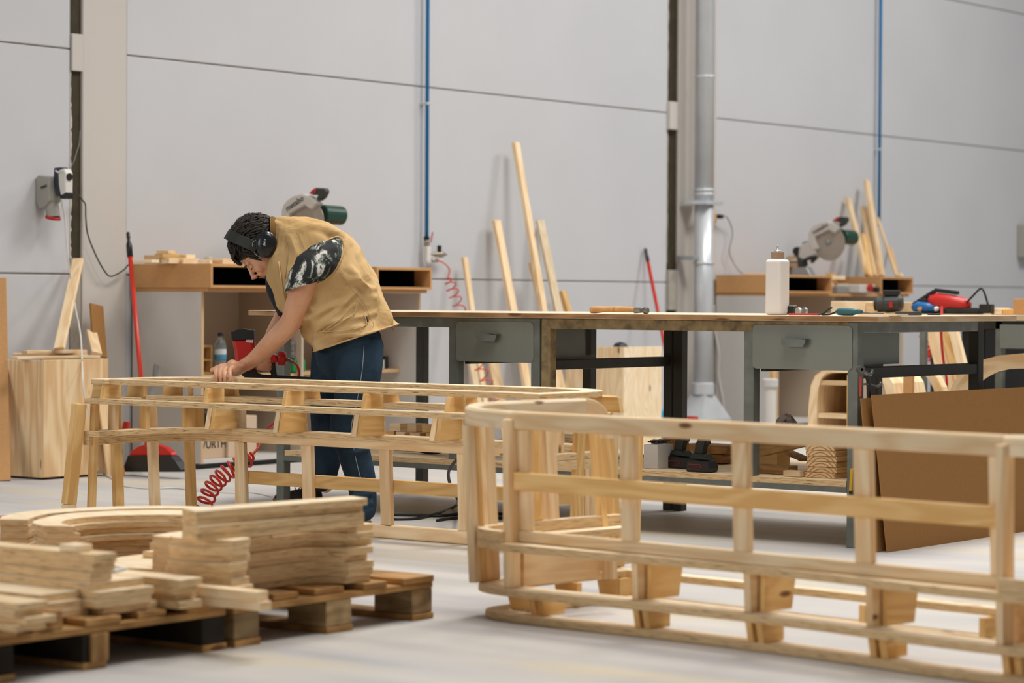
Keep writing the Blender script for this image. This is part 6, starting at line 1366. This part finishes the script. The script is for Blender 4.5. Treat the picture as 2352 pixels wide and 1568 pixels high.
q = MB(); q.tube(smoothpath([W(842, 792, .176), W(838, 850, .199), W(826, 920, .196), W(814, 978, .20), W(822, 1040, .180), W(836, 1100, .166)], 6), .0016, 6); q.build('stitch_seam', plain('denim_stitch', '#8d9aa2', .8), man, smooth=True)
# ---- shoes
def shoe(heel, toe, name='shoe'):
    h, t_ = Vector(heel), Vector(toe); d = (t_ - h); L_ = d.length; d.normalize(); s = d.cross(Vector((0, 0, 1)))
    q = MB(); P = []
    for f, w_, z_ in ((0, .026, .05), (.12, .034, .07), (.35, .036, .055), (.6, .044, .040), (.85, .040, .030), (1, .020, .018)): P.append((f, w_, z_))
    rg = []
    for f, w_, z_ in P:
        c = h + d * (L_ * f) + Vector((0, 0, .018)); rg.append([c + s * w_ * math.cos(a) + Vector((0, 0, max(-.2, math.sin(a)) * z_)) for a in [2 * math.pi * k / 16 for k in range(16)]])
    q._rings(rg); o = q.build(name, SHOE, man, smooth=True); o.modifiers.new('s', 'SUBSURF').render_levels = 1
    q = MB(); pl = [h + d * (L_ * f) + s * w_ * 1.08 for f, w_, _ in P] + [h + d * (L_ * f) - s * w_ * 1.08 for f, w_, _ in reversed(P)]
    pl = [h - d * .014] + pl; q.prism([(p.x, p.y) for p in pl], .0008, .020); q.build('sole', SOLE, o if 0 else man, bevel=.004)
    q = MB(); c = h + d * (L_ * .45) + Vector((0, 0, .075)); 
    for sg in (-1, 1): q.tube(smoothpath([c, c + s * sg * .03 + Vector((0, 0, .018)), c + s * sg * .045 - Vector((0, 0, .004)), c + s * sg * .02 - Vector((0, 0, .012)), c], 5), .0022, 6)
    q.build('laces', BLACK, man, smooth=True)
hn = Z(846, 1206, 0); shoe(hn, hn + Vector((-.23, -.10, 0)))
hf = Z(738, 1158, 0); shoe(hf, hf + Vector((-.245, -.04, 0)))
# ================================================================ NAIL GUN IN THE WORKER'S RIGHT HAND
GO = -.085
def G(px, py, o=0): return W(px, py, GO + o)
t = empty('nail_gun', G(575, 868), 'red and black pneumatic nail gun held in the worker\'s right hand on the sofa frame', 'nail gun')
def gplate(pts, th, mat, name, bev=.006, par=None, o=0):
    A = [G(x, y, o - th / 2) for x, y in pts]; Bq = [G(x, y, o + th / 2) for x, y in pts]; n = len(pts)
    q = MB(); q.add(A + Bq, [tuple(range(n)), tuple(reversed(range(n, 2 * n)))] + [(i, n + i, n + (i + 1) % n, (i + 1) % n) for i in range(n)], 0, Vector((0, 0, 1))); return q.build(name, mat, par or t, bevel=bev, seg=3)
gplate([(527, 760), (531, 762), (540, 757), (556, 755), (572, 758), (580, 758), (581, 780), (529, 782)], .085, BLACK, 'head_cap', .008)
gplate([(529, 780), (581, 778), (582, 850), (545, 856), (537, 830), (534, 805)], .075, RED, 'body', .014)
gplate([(562, 776), (579, 777), (579, 788), (562, 786)], .002, MELA, 'rating_label', .0003, o=.0385)
gplate([(563, 779), (577, 780), (577, 781), (563, 780)], .001, RED, 'label_line', 0, o=.040)
gplate([(552, 850), (580, 848), (588, 858), (600, 862), (600, 869), (560, 869), (550, 862)], .045, BLACK, 'nose', .004)
gplate([(585, 862), (600, 861), (690, 866), (760, 871), (760, 874), (600, 870)], .024, BLACK, 'magazine', .002)
gplate([(578, 815), (600, 818), (632, 815), (636, 832), (600, 842), (580, 838)], .036, RED, 'handle', .010)
MB().lathe(G(634, 824), [(.024, 0), (.030, .006), (.030, .028), (.022, .034), (.010, .036)], IR, 20).build('end_cap', RED, t, smooth=True)
gplate([(614, 836), (628, 834), (630, 852), (634, 868), (620, 868), (617, 855)], .03, BLACK, 'rear_bracket', .004)
MB().tube(smoothpath([G(651, 824), G(660, 829), G(668, 833)], 4), .008, 10).build('hose_coupling', STEELD, t, smooth=True)
q = smoothpath([G(666, 832), G(676, 838), G(682, 852), G(682, 872), G(680, 910, -.06), G(648, 944, -.14), G(618, 975, -.2), G(592, 998, -.24), G(577, 1012, -.25), G(578, 1035, -.2), G(566, 1052, -.15)], 6)
pts = [Vector(p) for p in q]; hz = [G(566, 1052, -.15), G(540, 1072, -.12), G(505, 1095, -.10), G(478, 1125, -.05), G(462, 1165, .0)]
hz = [h if h.z > .06 else Vector((h.x, h.y, .06)) for h in hz]
coil('air_hose', hz, lambda s: .034 * min(1, s * 6 + .2), .0056, ORED, 'red air hose, coiled lower down, running from the hand-held nail gun to the floor', 11, tail0=pts, tail1=smoothpath([hz[-1] + Vector((0, 0, -.04)), Z(470, 1180, .008), Z(450, 1200, .008)], 4))
